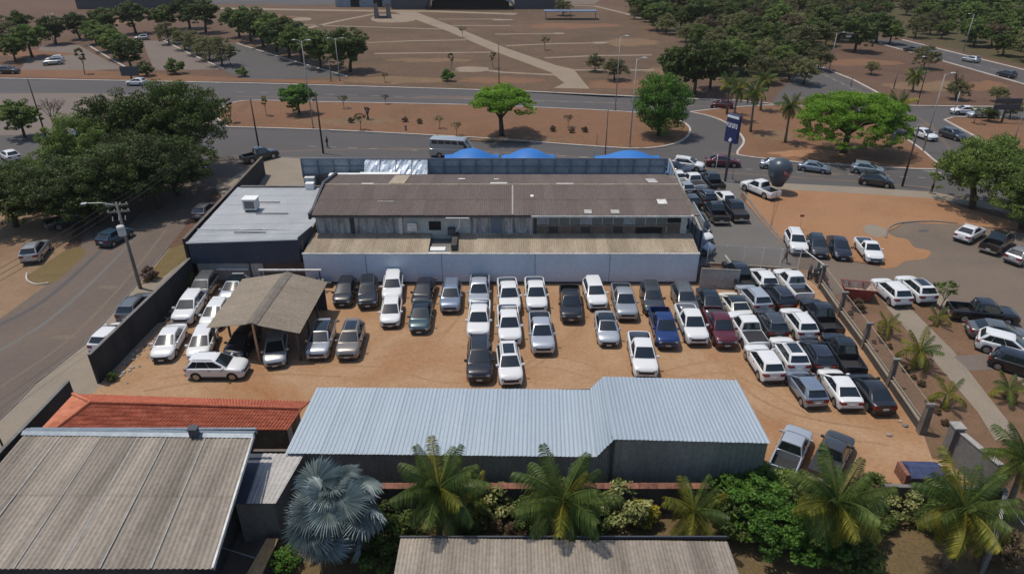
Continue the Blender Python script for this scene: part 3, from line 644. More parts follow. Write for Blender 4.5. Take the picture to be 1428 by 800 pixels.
plot('hatch','graphite',(1145.6,351),(1131,319),'dark hatchback second in the row on the sand', blackroof=True)
plot('sedan','navy',(1178,354),(1160,322),'navy sedan third in the row on the sand')
plot('single','white',(1223.4,358),(1199,328),'white single cab pickup with dark bed by the sandy slab')
plot('suv','white',(1234,395),(1262,419),'white SUV left of a twin car beside the small tree', rails=0)
plot('suv','white',(1269,392),(1297,415),'white SUV with sunroof behind the small leafy tree', sunroof=True)
plot('sedan','white',(1370,312),(1341,328),'white car with dark rear deck at the edge of the turning circle')
plot('pickup','black',(1408,323),(1379,344),'black pickup in the shade of the big tree by the turning circle')
plot('hatch','silver',(1445,345),(1412,358),'silver hatchback cut by the right edge of the photo')
plot('pickup','black',(1420,437),(1343,430),'black pickup side-on, topmost of the parked row at the right edge')
plot('sedan','gray',(1438,464),(1366.5,455),'grey sedan below the side-on black pickup at the right edge')
plot('suv','white',(1455,492),(1392.6,476),'white SUV below the grey sedan at the right edge', rails=0)
plot('hatch','black',(1470,517),(1409,499),'black hatchback lowest in the row at the right edge')
SG = 'cars along the left street'
def stc(*a, **k): return car(*a, group=SG, **k)
stc('suv','gray',(199,414),(173,442),'grey SUV parked on the pavement outside the dark wall')
stc('hatch','white',(163,456.5),(133.8,483),'white hatchback on the pavement at the end of the dark wall')
stc('suv','silver',(62,330),(38.7,359),'silver SUV on the dirt verge at the edge of the tree shade')
stc('pickup','graphite',(97,303),(62,312),'dark pickup in the deep shade under the street trees')
stc('hatch','shaded_blue',(168,321),(140,336),'light blue car in the tree shade behind the transformer pole')
stc('hatch','gray',(302,277),(275,299),'grey car on the street behind the flat-roofed shed')
stc('pickup','black',(372,212),(337,220),'black pickup at the street corner by the avenue')
stc('hatch','black',(285,230),(258,244),'dark car under the right edge of the street trees')
stc('hatch','white',(2,209),(20,218),'white car at the left edge of the photo by the trees')
stc('hatch','silver',(120,183),(98,187),'pale car showing above the street trees near the avenue')
AG = 'traffic on the avenue'
def ave(*a, **k): return car(*a, group=AG, **k)
ave('suv','white',(982.7,230),(943.4,225),'white SUV turning out of the avenue above the lane')
ave('sedan','wine',(1032.6,223),(994.4,222),'dark wine sedan on the avenue behind the blue sign', sc=1.05)
ave('sedan','lsilver',(1105,228),(1066.4,225),'silver sedan, left one of two on the avenue above the balloon', sc=.93)
ave('sedan','bluesilver',(1159,233),(1120.6,228),'blue-silver sedan, right one of two on the avenue', sc=.93)
ave('hatch','teal',(1234,236),(1195,231),'greenish silver wagon on the avenue above the black car', sc=1.02)
ave('hatch','black',(1247.6,252),(1209,247),'black hatchback on the near lane of the avenue', sc=1.02)
ave('hatch','wine',(994,143),(1023,145),'dark red hatchback on the far carriageway left of the palms')
ave('sedan','white',(1305,190),(1281,182),'white sedan crossing the junction')
ave('sedan','white',(1340,152),(1365,153),'white sedan waiting at the right-hand junction')
ave('single','lsilver',(1355,157),(1388,157.5),'silver pickup beside the waiting white sedan')
ave('hatch','lsilver',(1262,157),(1252,151),'pale car behind the bright flame tree')
ave('hatch','graphite',(1262,66),(1282,69),'dark car on the far highway by the trees')
ave('hatch','lsilver',(1346,80),(1366,83),'pale car in the middle of the far highway')
ave('hatch','navy',(1396,100),(1416,104),'navy car at the right end of the far highway')
ave('hatch','graphite',(1345,190),(1325,184),'dark car behind the big round tree at the junction')
ave('van','silver',(666,212),(612,209),'silver minibus with dark windows driving behind the blue tents')
ave('hatch','white',(172,113),(203,113),'white hatchback on the avenue below the dark billboard')
ave('suv','silver',(58,86),(86,84),'silver SUV, nearer of two in the upper left car park')
ave('hatch','white',(62,82),(88,80),'white car behind the silver SUV in the upper left car park')
ave('suv','black',(28,97),(-2,97),'black SUV at the left edge near the avenue')
ave('hatch','silver',(186,52),(203,51),'small silver car under the far trees of the car park')
ave('hatch','lsilver',(1128,88),(1118,90),'pale car at the far end of the cross road')
for p in PROTO.values(): drop_tree(p)
# ---------------------------------------------------------------- vegetation
def leaf_cloud(seed, blobs, n, size, clumps=14, up=.35, flat=.55, cr=.34):
    """n small pointed leaves gathered in clumps over the outside of a set of ellipsoids"""
    g = np.random.default_rng(seed)
    cs = []
    wts = np.array([b[3]*b[4] + b[4]*b[5] for b in blobs], float); wts /= wts.sum()
    for b, w in zip(blobs, wts):
        k = max(5, int(clumps*len(blobs)*w))
        d = g.normal(size=(k,3)); d[:,2] = d[:,2]*.8 + up; d /= np.linalg.norm(d,axis=1)[:,None]
        rr = g.uniform(.55, .98, (k,1))
        c = np.array(b[:3]) + d*rr*np.array(b[3:6]); rad = cr*min(b[3],b[4])*g.uniform(.6,1.3,k)
        for q, r_, dd in zip(c, rad, d): cs.append((*q, r_, *dd))
    cs = np.array(cs); pr = cs[:,3]**2; pr /= pr.sum()
    idx = g.choice(len(cs), n, p=pr); C_ = cs[idx]
    d = g.normal(size=(n,3)); d /= np.linalg.norm(d,axis=1)[:,None]
    r_ = C_[:,3:4]*g.uniform(.35,1.0,(n,1))**.6
    p = C_[:,:3] + d*r_*np.array([1,1,flat])
    nrm = d*.7 + g.normal(size=(n,3))*.45 + np.array([0,0,.55]); nrm /= np.linalg.norm(nrm,axis=1)[:,None]
    t = np.cross(nrm, g.normal(size=(n,3))); t /= np.linalg.norm(t,axis=1)[:,None]; bt = np.cross(nrm, t)
    s = size*g.uniform(.6,1.35,(n,1))
    V = np.stack([p - t*s*.6, p + bt*s*.34, p + t*s*.6 - nrm*s*.12, p - bt*s*.34], 1).reshape(-1,3)
    return V
def np_mesh(name, V, mats, extra=None):
    """quads from V; extra = MB appended with material 1 (trunk)"""
    nq = len(V)//4; me = bpy.data.meshes.new(name)
    ev = extra.v if extra else []; ef = extra.f if extra else []
    nv = len(V) + len(ev); co = np.vstack([V, np.array(ev).reshape(-1,3)]) if ev else V
    me.vertices.add(nv); me.vertices.foreach_set('co', co.astype(np.float32).ravel())
    lens = [4]*nq + [len(f) for f in ef]; loops = list(range(4*nq)) + [i+len(V) for f in ef for i in f]
    me.loops.add(len(loops)); me.loops.foreach_set('vertex_index', loops)
    me.polygons.add(len(lens)); st = np.concatenate([[0], np.cumsum(lens)[:-1]])
    me.polygons.foreach_set('loop_start', st.astype(np.int32))
    for m in mats: me.materials.append(m)
    me.polygons.foreach_set('material_index', [0]*nq + [1]*len(ef))
    me.update(calc_edges=True); me.validate(); return me
def trunk_mb(h, r, seed, spread, limbs=5, fork=.45):
    rg = random.Random(seed); mb = MB(); fk = h*fork; lean = Vector((rg.uniform(-.1,.1)*h, rg.uniform(-.1,.1)*h, 0))
    mb.tube([(0,0,-.1), lean*.4+Vector((0,0,fk*.5)), lean+Vector((0,0,fk))], [r*1.25, r, r*.85], 8)
    for i in range(limbs):
        a = 2*math.pi*(i+rg.random()*.6)/limbs; e = Vector((math.cos(a)*spread*rg.uniform(.5,.85), math.sin(a)*spread*rg.uniform(.5,.85), h*rg.uniform(.78,.98)))
        mid = lean+Vector((e.x*.42, e.y*.42, fk+(e.z-fk)*.45))
        mb.tube([lean+Vector((0,0,fk-.1)), mid, e], [r*.6, r*.38, r*.12], 6)
        for j in range(2):
            q = mid.lerp(e,.4)+Vector((rg.uniform(-.25,.25)*spread, rg.uniform(-.25,.25)*spread, rg.uniform(.05,.2)*h))
            mb.tube([mid, q], [r*.28, r*.08], 5)
    return mb
TREE = {}
def tree_proto(key, h, rx, blobs, n, size, lm, seed, r=.22, **k):
    V = leaf_cloud(seed, blobs, n, size, **k); me = np_mesh('crown_'+key, V, [M[lm]])
    t = trunk_mb(h*.8, r, seed, rx*.7); tm = t.mesh('trunk_'+key, M['bark'], True)
    TREE[key] = (me, tm)
def blobs_round(h, r, seed, k=6, sq=.62):
    g = random.Random(seed); o = [(0,0,h*.58,r*.74,r*.74,h*.40)]
    for i in range(k):
        a = 2*math.pi*(i+g.random()*.5)/k; q = g.uniform(.42,.62)*r
        o.append((math.cos(a)*q, math.sin(a)*q, h*g.uniform(.36,.66), r*g.uniform(.38,.54), r*g.uniform(.38,.54), h*sq*g.uniform(.34,.50)))
    return o
tree_proto('big1', 8, 5, blobs_round(8,5,1,9), 34000, .17, 'leafd', 1, .3, clumps=34, cr=.24)
tree_proto('big2', 7, 5, blobs_round(7,5,2,9), 34000, .17, 'leafd', 2, .3, clumps=34, cr=.24)
tree_proto('round1', 5.6, 3.6, [(0,0,3.3,3.3,3.1,2.3),(1.4,.5,3.0,2.0,2.0,1.8),(-1.5,-.3,2.9,2.0,2.0,1.7),(0,-1.2,2.6,2.2,1.8,1.8),(.6,-1.3,1.5,2.3,2.0,1.0),(-1.2,.4,1.5,2.2,2.2,1.0),(1.4,.9,1.5,1.9,1.9,.9)], 22000, .15, 'leafg', 3, .26, clumps=34, cr=.24)
tree_proto('flame', 5.4, 7, [(0,0,3.9,5.4,4.2,1.1),(-3.4,-.6,3.4,3.2,2.8,.9),(3.2,-.8,3.2,3.2,2.8,.9),(.3,-2.4,2.9,4.0,2.4,.9),(-1,1.8,4.0,3.2,2.2,.8),(4.6,.6,2.8,2.0,2.0,.7),(-4.6,-1.2,2.2,2.2,2.2,.8),(-1.6,-3.4,1.9,3.2,1.6,.8),(2.6,-3.0,1.9,3.0,1.8,.8),(5.0,-1.4,1.9,2.0,1.8,.7)], 64000, .14, 'leafb', 4, .32, clumps=46, cr=.21, flat=.32)
tree_proto('umbrella', 5.4, 3.8, [(0,0,4.2,3.2,2.8,1.0),(-1.6,0,3.7,2.0,2,.8),(1.8,.2,3.6,2.0,2,.8),(0,-1.4,3.4,2.2,1.8,.8),(.6,1.0,4.4,1.6,1.6,.6)], 18000, .15, 'leafb', 5, .22, clumps=30, cr=.25, flat=.38)
for i in range(3): tree_proto('mid%d'%i, 6, 3.6, blobs_round(6,3.6,10+i,6), 8500, .27, 'leafm', 10+i, .2, clumps=20, cr=.28)
for i in range(2): tree_proto('dark%d'%i, 6.5, 3.8, blobs_round(6.5,3.8,20+i,6), 9000, .27, 'leafd', 20+i, .22, clumps=20, cr=.28)
for i in range(2): tree_proto('olive%d'%i, 5.5, 3.6, blobs_round(5.5,3.6,30+i,7), 5200, .25, 'leafo', 30+i, .16, clumps=16, cr=.28)
tree_proto('bush', 2.2, 1.4, [(0,0,1.1,1.25,1.25,.95),(.5,.2,.8,.8,.8,.7),(-.5,-.1,.8,.8,.8,.7)], 2600, .17, 'leafm', 40, .06, clumps=12, up=.2)
tree_proto('sapling', 3.2, 1.2, [(0,0,2.4,1.0,1.0,.7),(.4,.2,1.9,.6,.6,.5),(-.5,0,2.1,.6,.6,.5)], 420, .20, 'leafo', 41, .05, clumps=7)
tree_proto('thin', 5, 1.2, [(0,0,3.9,.9,.9,1.1),(.3,0,2.7,.7,.7,.8)], 900, .24, 'leafo', 42, .07, clumps=8)
TN = dict(bush='shrub', sapling='sapling')
def tree(key, px, py, sc=1.0, label='', group=None, rz=None, lm=None, z=None, at=None, cat='tree', zs=1.0, name=None):
    me, tm = TREE[key]; p = at if at is not None else G(px, py); p = Vector((p[0], p[1], z or 0))
    rz = random.uniform(0, 6.28) if rz is None else rz
    e = empty(name or TN.get(key, 'tree'), p, rz, label, cat, group); e.scale = (sc, sc, sc*zs)
    c = link(me, 'crown', e); link(tm, 'trunk', e)
    if lm: c.material_slots[0].link = 'OBJECT'; c.material_slots[0].material = M[lm]
    return e
# the dark street trees on the left: (base px, base py, size, kind)
SG2 = 'dense street trees on the left'
tree('big1', 268, 236, 1.3, 'tallest dark street tree, its shade reaching the side street', SG2, 0.4, zs=1.25)
tree('big2', 222, 290, 1.1, 'dark street tree standing over the transformer pole', SG2, 1.4, zs=1.2)
tree('big1', 165, 304, 1.12, 'low dark street tree behind the light blue car', SG2, 2.2)
tree('big2', 95, 314, 1.1, 'dark street tree over the pickup in the shade', SG2, 3.3)
tree('big1', 22, 316, .95, 'dark street tree nearest the left edge of the photo', SG2, 4.1)
tree('big2', 200, 240, 1.25, 'dark street tree in the middle of the clump, towards the avenue', SG2, 5.0, zs=1.3)
tree('big1', 128, 262, 1.0, 'mid green street tree between the clump and the avenue', SG2, 5.6, lm='leafm', zs=1.25)
tree('big2', 60, 282, .85, 'mid green street tree beside the white car at the left edge', SG2, .9, lm='leafm')
tree('big2', 250, 272, 1.05, 'low dark street tree overhanging the side street nearest the flat-roofed shed', SG2, 2.7, zs=.95)
tree('big1', 132, 314, .95, 'low dark street tree between the shaded pickup and the transformer pole', SG2, 1.9, zs=.95)
tree('big2', 185, 272, 1.1, 'dark street tree hidden in the centre of the clump', SG2, .2, zs=1.05)
tree('mid0', 35, 192, 1.0, 'green tree with a bare forked trunk at the left edge by the avenue')
tree('round1', 919, 190, 1.34, 'round bright green tree at the tip of the median', rz=.3, zs=1.32)
tree('umbrella', 700, 190, 1.72, 'flat-topped bright green tree in the middle of the median', rz=1.0, zs=.86)
tree('flame', 1176, 214, 1.38, 'wide spreading vivid green tree on the palm island', rz=.2, zs=1.22)
tree('big2', 1356, 290, 1.12, 'big round tree right of the sand plot', rz=2.0, lm='leafm', zs=1.15)
tree('big1', 1425, 318, .95, 'big tree cut by the right edge above the black pickup', rz=1.0, lm='leafm')
tree('mid1', 418, 160, .95, 'green tree with an uneven crown at the left end of the median', lm='leafg')
tree('dark0', 968, 132, 1.3, 'dark round tree above the median tip, middle of three', zs=1.28)
tree('dark1', 938, 130, 1.1, 'smaller dark tree, left of three above the median tip', zs=1.28)
tree('dark0', 990, 124, 1.15, 'dark tree, right of three above the median tip', rz=1.1, zs=1.28)
# saplings and stumps on the median
for (x, y, k, s_, lb) in [(372,162,'thin',.7,'thin young tree at the left end of the median'), (322,172,'thin',.85,'slim reddish young tree by the left rounding of the median'),
        (480,152,'sapling',.8,'sapling beside the tall street lamp on the median'), (503,182,'sapling',.9,'sapling left of the charred cactus-like tree'),
        (538,146,'sapling',.6,'small sapling at the far edge of the median'), (613,180,'sapling',.7,'leafless sapling left of the flat-topped tree'),
        (637,190,'sapling',.75,'leafless sapling nearest the flat-topped tree'), (792,178,'sapling',.7,'bare sapling on the median right of the flat-topped tree')]:
    tree(k, x, y, s_, lb, 'young trees on the median', z=.12)
for (x, y, lb) in [(490,172,'dark low bush left of the charred tree'), (585,173,'dark low bush right of the charred tree'), (565,171,'dark stunted bush in the median dirt'),
                   (771,184,'low dark bush left of three on the median'), (797,186,'low dark bush in the middle of three on the median'), (815,185,'low dark bush right of three on the median')]:
    tree('bush', x, y, .42, lb, 'low bushes on the median', lm='leafdry', z=.12, cat='bush')
def bare_tree(px, py, h, seed, label, m='brown', depth=4, r=.12, spread=.5, name='bare_tree', z=0):
    rg = random.Random(seed); e = empty(name, G(px,py)+Vector((0,0,z)), 0, label, 'tree')
    t = MB(); b_ = MB()
    def grow(p, d, l, r_, k):
        q = p + d*l; (t if k == 0 else b_).tube([p, p.lerp(q,.5)+Vector((rg.uniform(-.06,.06)*l,rg.uniform(-.06,.06)*l,0)), q], [r_, r_*.8, r_*.55], 5)
        if k >= depth: return
        for i in range(3 if k else 4):
            nd = (d + Vector((rg.uniform(-1,1),rg.uniform(-1,1),rg.uniform(-.1,.5)))*spread).normalized()
            grow(q, nd, l*rg.uniform(.6,.82), r_*.6, k+1)
    grow(Vector((0,0,-.05)), Vector((rg.uniform(-.1,.1),rg.uniform(-.1,.1),1)).normalized(), h*.3, r, 0)
    t.build('trunk', M[m], e); b_.build('branches', M[m], e); return e
bare_tree(82, 190, 6.2, 3, 'grey leafless tree behind the street trees on the left', 'brown', 5, .14)
bare_tree(1332, 139, 6, 8, 'leafless brown tree on the dry field by the junction', 'brown', 4, .14)
bare_tree(513, 168, 3.2, 5, 'charred cactus-like tree with stubby black arms on the median', 'poledark', 2, .26, .6, z=.12)
bare_tree(566, 183, 1.6, 6, 'short black stump with broken arms on the median', 'poledark', 1, .18, .7, name='tree_stump', z=.12)
# upper left rows
UL = 'trees around the upper left car park'
rows = [(6,62,'olive0',.9,'olive tree at the top left corner'),(22,86,'mid0',.75,'leaning tree at the left edge beside the avenue'),(45,80,'mid1',.95,'broad grey-green tree beside the parked silver SUV'),
    (78,62,'dark0',.8,'dark tree behind the leaning lamp post'),(30,50,'mid2',.8,'green tree far left of the car park'),(112,55,'dark1',.8,'dark tree at the head of the sand car park'),
    (118,103,'thin',1.15,'spindly tree between avenue and sand car park'),(150,50,'dark0',.85,'dark tree left of the middle gap in the far row'),(190,47,'dark1',1.0,'dark tree above the small silver car'),
    (135,62,'mid0',.75,'first tree of the diagonal row, at its far end'),(152,72,'mid1',.8,'second tree of the diagonal row'),(168,83,'mid2',.8,'third tree of the diagonal row'),(184,96,'dark0',.75,'nearest tree of the diagonal row by a lamp post'),
    (205,106,'bush',1.5,'low bright bush at the foot of the diagonal row'),(246,103,'bush',1.6,'round olive bush between car park and avenue'),(338,107,'bush',1.0,'small bush at the corner of the grey car park'),
    (232,42,'mid0',.85,'green tree in the far row left of the pale building'),(265,40,'dark0',1.0,'dark tree in the far row by the roof lights'),(287,46,'dark1',1.05,'dark tree whose trunk shows against bare earth'),
    (236,62,'olive0',.7,'slim olive tree, first along the grey kerb'),(258,70,'olive1',.7,'slim olive tree, second along the grey kerb'),(275,77,'olive0',.7,'slim olive tree, third along the grey kerb'),(292,84,'olive1',.75,'slim olive tree, fourth along the grey kerb'),(310,92,'olive0',.8,'slim olive tree nearest the avenue along the grey kerb'),(324,95,'thin',.95,'thin pale tree at the end of the grey kerb'),
    (334,52,'mid1',.9,'green tree at the far end of the big diagonal row'),(350,58,'mid0',1.0,'second tree of the big diagonal row'),(368,66,'dark0',.95,'third tree of the big diagonal row'),(386,72,'mid2',1.0,'fourth tree of the big diagonal row'),
    (404,80,'dark1',.95,'fifth tree of the big diagonal row'),(422,87,'mid1',.95,'sixth tree of the big diagonal row'),(447,95,'mid0',.9,'seventh tree of the big diagonal row'),(488,100,'dark0',.95,'large tree at the near end of the big diagonal row')]
for (x, y, k, s_, lb) in rows: tree(k, x, y, s_*((1.5 if x < 330 else 1.62) if k[0] in 'dmo' else 1), lb, UL, zs=.98 if k[0] in 'dmo' else 1)
# on the plaza
for (x, y, k, s_, lb, lm) in [(629,97,'thin',.75,'small dark tree on the plaza grass','leafd'),(625,113,'bush',1.15,'round yellow-green bush by the avenue','leafg'),(688,95,'thin',.75,'small green tree on the plaza left of the wide path','leafd'),
        (725,10,'dark0',1.15,'dark tree beside the black arch','leafd'),(785,22,'olive0',1.1,'pale bushy tree by the shade canopy','leafo'),(857,112,'olive1',.9,'olive tree on the plaza nearest the tall lamp posts','leafo'),(830,100,'olive0',.7,'wispy tree on the plaza left of the tall lamp posts','leafo'),
        (760,70,'sapling',1.2,'wispy sapling at the end of a plaza path','leafo'),(645,52,'sapling',1.0,'small tree where two plaza paths meet','leafo'),(537,115,'sapling',.7,'reddish stunted tree by the avenue','leafdry')]:
    tree(k, x, y, s_, lb, 'trees on the dry plaza', lm=lm)
# far woodland: single trees and, behind, one mass
rg = random.Random(5)
WG = 'trees of the far woodland'
def inside(px, py):
    if px < 880: return False
    if px > 1262 and py < 50+(px-1258)*.247: return True
    if 1130 < px < 1455 and py < 122:      # keep highway and the dry field open
        yl = 44 + (px-1180)*.35; yh = 54 + (px-1228)*.335
        if px > 1200 and py > yl-4: return False
    if py > 44 + (px-1180)*.33 and px > 1180: return False
    lim = 30 + (px-880)*.42 if px < 985 else (112 if px < 1075 else 112-(px-1075)*.55)
    return py < lim
cells = []
for yy in range(0, 46):
    Y = 128 + yy*6.6*(1+yy*.012)
    for xx in range(0, 60):
        X = 25 + xx*6.6*(1+yy*.012) + (yy%2)*3.3; X += rg.uniform(-2,2); y2 = Y + rg.uniform(-2,2)
        z = y2*_c + CAM_H*_s; px = 714+FPX*X/z; py = 400+FPX*(-y2*_s+CAM_H*_c)/z
        if px > 1520 or not inside(px, py): continue
        if rg.random() < .10: continue
        cells.append((X, y2, px, py))
print('woodland', len(cells))
cells.sort(key=lambda c: c[1])
near, far = cells[:230], cells[230:]
kinds = ['mid0','mid1','mid2','dark0','olive1','olive0','olive1','olive0','mid1']
for (X, Y, px, py) in near:
    k = rg.choice(kinds); s_ = rg.uniform(.65, 1.5)
    dry = rg.random() < .12
    where = 'beyond the highway' if px > 1262 else ('by the cross road, above the palms' if py > 70 else 'left of the highway bend')
    look = 'brown, half leafless' if dry else ('dark green round' if k[0] == 'd' else 'olive open-crowned' if k[0] == 'o' else 'mid green bushy')
    tree(k, 0, 0, s_, f'{look} tree in the woodland {where}', f'{look} trees {where}', at=(X,Y), lm=('leafdry' if dry else None), name='woodland_tree')
if far:
    Vs = []; base = leaf_cloud(77, blobs_round(6,3.6,78,6), 900, .75, clumps=12)
    for (X, Y, px, py) in far:
        a = rg.uniform(0,6.28); s_ = rg.uniform(.8,1.5); rot = np.array([[math.cos(a),-math.sin(a),0],[math.sin(a),math.cos(a),0],[0,0,1]])
        Vs.append((base@rot.T)*s_ + np.array([X,Y,0]))
    o = link(np_mesh('woodland', np.vstack(Vs[:420]), [M['leafm']]), 'woodland'); tag(o, 'far mass of tree crowns along the top right edge of the photo', 'woodland', kind='stuff')
# trees on the field between the roads
FG = 'trees on the dry field by the highway'
for (x, y, k, s_, lb) in [(1192,72,'dark0',1.15,'large dark tree with broad shade on the dry field'),(1222,60,'dark1',1.05,'dark tree right of the large one at the highway bend'),(1168,58,'dark1',.9,'dark tree left of the large one on the dry field'),
        (1240,62,'mid0',.85,'bright green tree leaning over the highway kerb'),(1287,96,'olive0',.75,'olive tree standing alone beside the highway'),(1214,104,'olive1',.45,'small grey shrub-like tree on the dry field'),
        (1333,139,'olive0',.55,'sparse foliage round the leafless tree'),(1390,142,'olive1',.45,'small sparse tree above the junction'),
        (1100,112,'olive0',.8,'olive tree on the left verge of the cross road'),(1120,118,'olive1',.85,'olive tree leaning over the cross road'),(1086,104,'mid0',.85,'green tree behind the row of palms'),(1062,116,'olive1',.9,'thin green tree left of the cross road verge'),(1140,98,'olive0',.8,'tree at the far end of the cross road verge'),
        (1358,173,'sapling',.8,'small reddish tree on the right island'),(1408,165,'olive1',.5,'sparse tree on the right island'),(1378,170,'dark0',.32,'small dark tree under the black billboard')]:
    tree(k, x, y, s_*1.25, lb, FG)

# ---- palms
def frond_mesh(L, droop, seed, m, nl=34, wid=.62, lw=.055, fold=.5):
    rg = random.Random(seed); mb = MB(); pts = []
    for i in range(nl+1):
        t = i/nl; a = t*droop
        pts.append(Vector((L*t*(1-.12*t*droop), 0, L*(.62*t - .30*droop*t*t*1.6))))
    mb.tube(pts[::4]+[pts[-1]], [.035*(1-k/10)+.006 for k in range(len(pts[::4])+1)], 4)
    for i in range(3, nl):
        t = i/nl; p = pts[i]; tn = (pts[i+1]-pts[i]).normalized()
        l = wid*math.sin(math.pi*min(1, .12+t*.83))**.6*rg.uniform(.85,1.1)
        for s_ in (1,-1):
            side = Vector((tn.x*.55, s_*1.0, tn.z*.55 - fold*rg.uniform(.5,1.1))).normalized()
            q = p + side*l*.55; e = p + side*l + Vector((0,0,-l*.35*rg.uniform(.6,1.4)))
            w = tn*lw*.5
            mb.add([p-w*.6, p+w*.6, q+w, q-w, e], [(0,1,2,3),(3,2,4)])
    return mb.mesh('frond', M[m])
FR = {}
for m in ('coco','cocoy'):
    for i, dr in enumerate((.55, .95, 1.35, 1.75)): FR[m, i] = frond_mesh(1.0, dr, 50+i, m, nl=46, wid=.30, lw=.019, fold=.8)
def palm(px, py, h, L, label, n=20, seed=0, mix=.25, r=.16, group=None, cat='palm', nm='coconut_palm', base=None, hspread=1.0, crown_px=None, m0='coco', m1='cocoy'):
    """px,py is where the crown centre shows when the crown stands h above ground"""
    rg = random.Random(seed); c = G(px, py, h); e = empty(nm, (c.x, c.y, 0), 0, label, cat, group)
    t = MB(); lx = rg.uniform(-.25,.25)
    t.tube([(lx,-.1,0),(lx*.6,-.05,h*.35),(lx*.2,0,h*.7),(0,0,h)], [r*1.45,r*1.05,r*.9,r*1.1], 9); t.build('trunk', M['palmtrunk'], e, True)
    for i in range(n):
        u = i/n; a = i*2.39996+rg.uniform(-.2,.2); lev = min(3, int(u*4)); el = lerp(1.25, -.55, u**1.05)*hspread
        me = FR[m1 if rg.random() < mix*(.4+u*1.6) else m0, lev]
        f = link(me, 'frond', e); l = L*rg.uniform(.82,1.08)*(.8 if u < .12 else 1)
        f.location = (math.cos(a)*.08, math.sin(a)*.08, h-.1+.25*(1-u)); f.scale = (l, l*.78, l)
        f.rotation_euler = (rg.uniform(-.25,.25), -el+.55, a)
    return e
CG = 'coconut palms in the garden'
palm(612, 682, 4.3, 3.0, 'coconut palm right of the silver fan palm, fronds overlapping the warehouse roof', 32, 1, .2, group=CG)
palm(786, 698, 4.0, 3.0, 'coconut palm in front of the warehouse where the two roofs meet', 32, 2, .25, group=CG)
palm(968, 712, 2.2, 2.3, 'small yellow-green coconut palm at the corner of the bottom roof', 18, 3, .8, group=CG)
palm(1168, 700, 4.2, 2.85, 'coconut palm in front of the dark grey pickup', 32, 4, .3, group=CG)
palm(1345, 710, 4.0, 2.9, 'coconut palm right of the cream-leaved bush', 32, 5, .3, group=CG)
palm(1432, 640, 4.2, 2.6, 'coconut palm cut by the right edge of the photo', 20, 6, .5, group=CG)
palm(655, 700, 1.6, 2.0, 'small palm low between the two leftmost coconut palms', 14, 7, .6, group=CG)
YP = 'young palms along the planting strip'
palm(1238, 453, .9, 1.5, 'young yellow palm nearest the red skip', 10, 11, .9, .10, YP, nm='young_palm')
palm(1283, 490, 1.4, 2.0, 'largest young palm in the planting strip by the fence', 13, 12, .75, .14, YP, nm='young_palm')
palm(1322, 550, 1.0, 1.6, 'ragged yellow young palm leaning near the fence end', 8, 13, 1.0, .15, YP, nm='young_palm')
palm(1308, 443, .6, 1.3, 'pale young palm between the two garden paths', 9, 14, .7, .08, YP, nm='young_palm')
palm(1407, 543, .9, 1.7, 'young palm beside the garden path at the right edge', 12, 15, .3, .12, YP, nm='young_palm')
FP = 'palms on the island'
for i, (x, y, h, lb) in enumerate([(1018,116,5.4,'palm on the island, leftmost of the group'),(1030,124,5.4,'palm on the island, second from the left'),(1053,130,6.2,'palm on the island with the clearest shadow'),
        (1066,110,5.6,'palm on the island, far right one of the tight group'),(1103,148,5.6,'lone palm left of the vivid green tree'),(1253,146,4.4,'palm right of the vivid green tree'),(1277,106,3.0,'small palm on the dry field left of a lamp post')]):
    palm(x, y, h, 2.9 if i == 5 else 2.5, lb, 20, 20+i, .25, .16, FP if i < 4 else None, nm='palm_tree')
# silver fan palm
def fan_mesh(seed, n=46):
    """costapalmate leaf: a cupped, pleated disc whose outer third is split into narrow tips"""
    rg = random.Random(seed); mb = MB(); mb.tube([(0,0,0),(.45,0,.04),(.85,0,0)], [.03,.025,.02], 4); tilt = Matrix.Rotation(R(rg.uniform(38,58)), 3, 'Y'); c = Vector((.85,0,0))
    def at(a, r_, dz): return c + tilt @ Vector((math.cos(a)*r_, math.sin(a)*r_, dz))
    for i in range(n):
        a = lerp(-2.62, 2.62, (i+.5)/n); h = 2.62/n*1.02; l = .78*(1-.16*abs(a)/2.6)*rg.uniform(.93,1.05); droop = rg.uniform(-.02,.16)
        q = [(.02,0), (.34*l, .06), (.68*l, .07)]
        mb.add([at(a,.02,0), at(a-h,q[1][0],q[1][1]-.035), at(a,q[1][0],q[1][1]+.02), at(a+h,q[1][0],q[1][1]-.035), at(a-h*.85,q[2][0],q[2][1]-.045), at(a,q[2][0],q[2][1]+.02), at(a+h*.85,q[2][0],q[2][1]-.045), at(a+rg.uniform(-.04,.04),l,-droop)],
               [(0,1,2),(0,2,3),(1,4,5,2),(2,5,6,3),(4,7,5),(5,7,6)])
    return mb.mesh('fan_leaf', M['silverfan'])
FAN = [fan_mesh(i) for i in range(3)]
c = G(466, 712, 3.6); e = empty('silver_fan_palm', (c.x, c.y, 0), 0, 'large silver-blue fan palm in front of the warehouse, by the pale lean-to roof', 'palm')
MB().tube([(0,0,-.1),(0,0,2),(0,0,3.6)], [.30,.24,.30], 10).build('trunk', M['palmtrunk'], e, True)
rg2 = random.Random(9)
for i in range(62):
    u = i/62; a = i*2.39996; el = lerp(1.35, -.85, u); f = link(FAN[i%3], 'fan_leaf', e); s_ = rg2.uniform(1.3,2.1)*(1 if u > .1 else .8)
    f.location = (0,0,3.5+.3*(1-u)); f.scale = (s_,s_,s_); f.rotation_euler = (rg2.uniform(-.9,.9), -el+rg2.uniform(-.3,.3), a+rg2.uniform(-.25,.25))
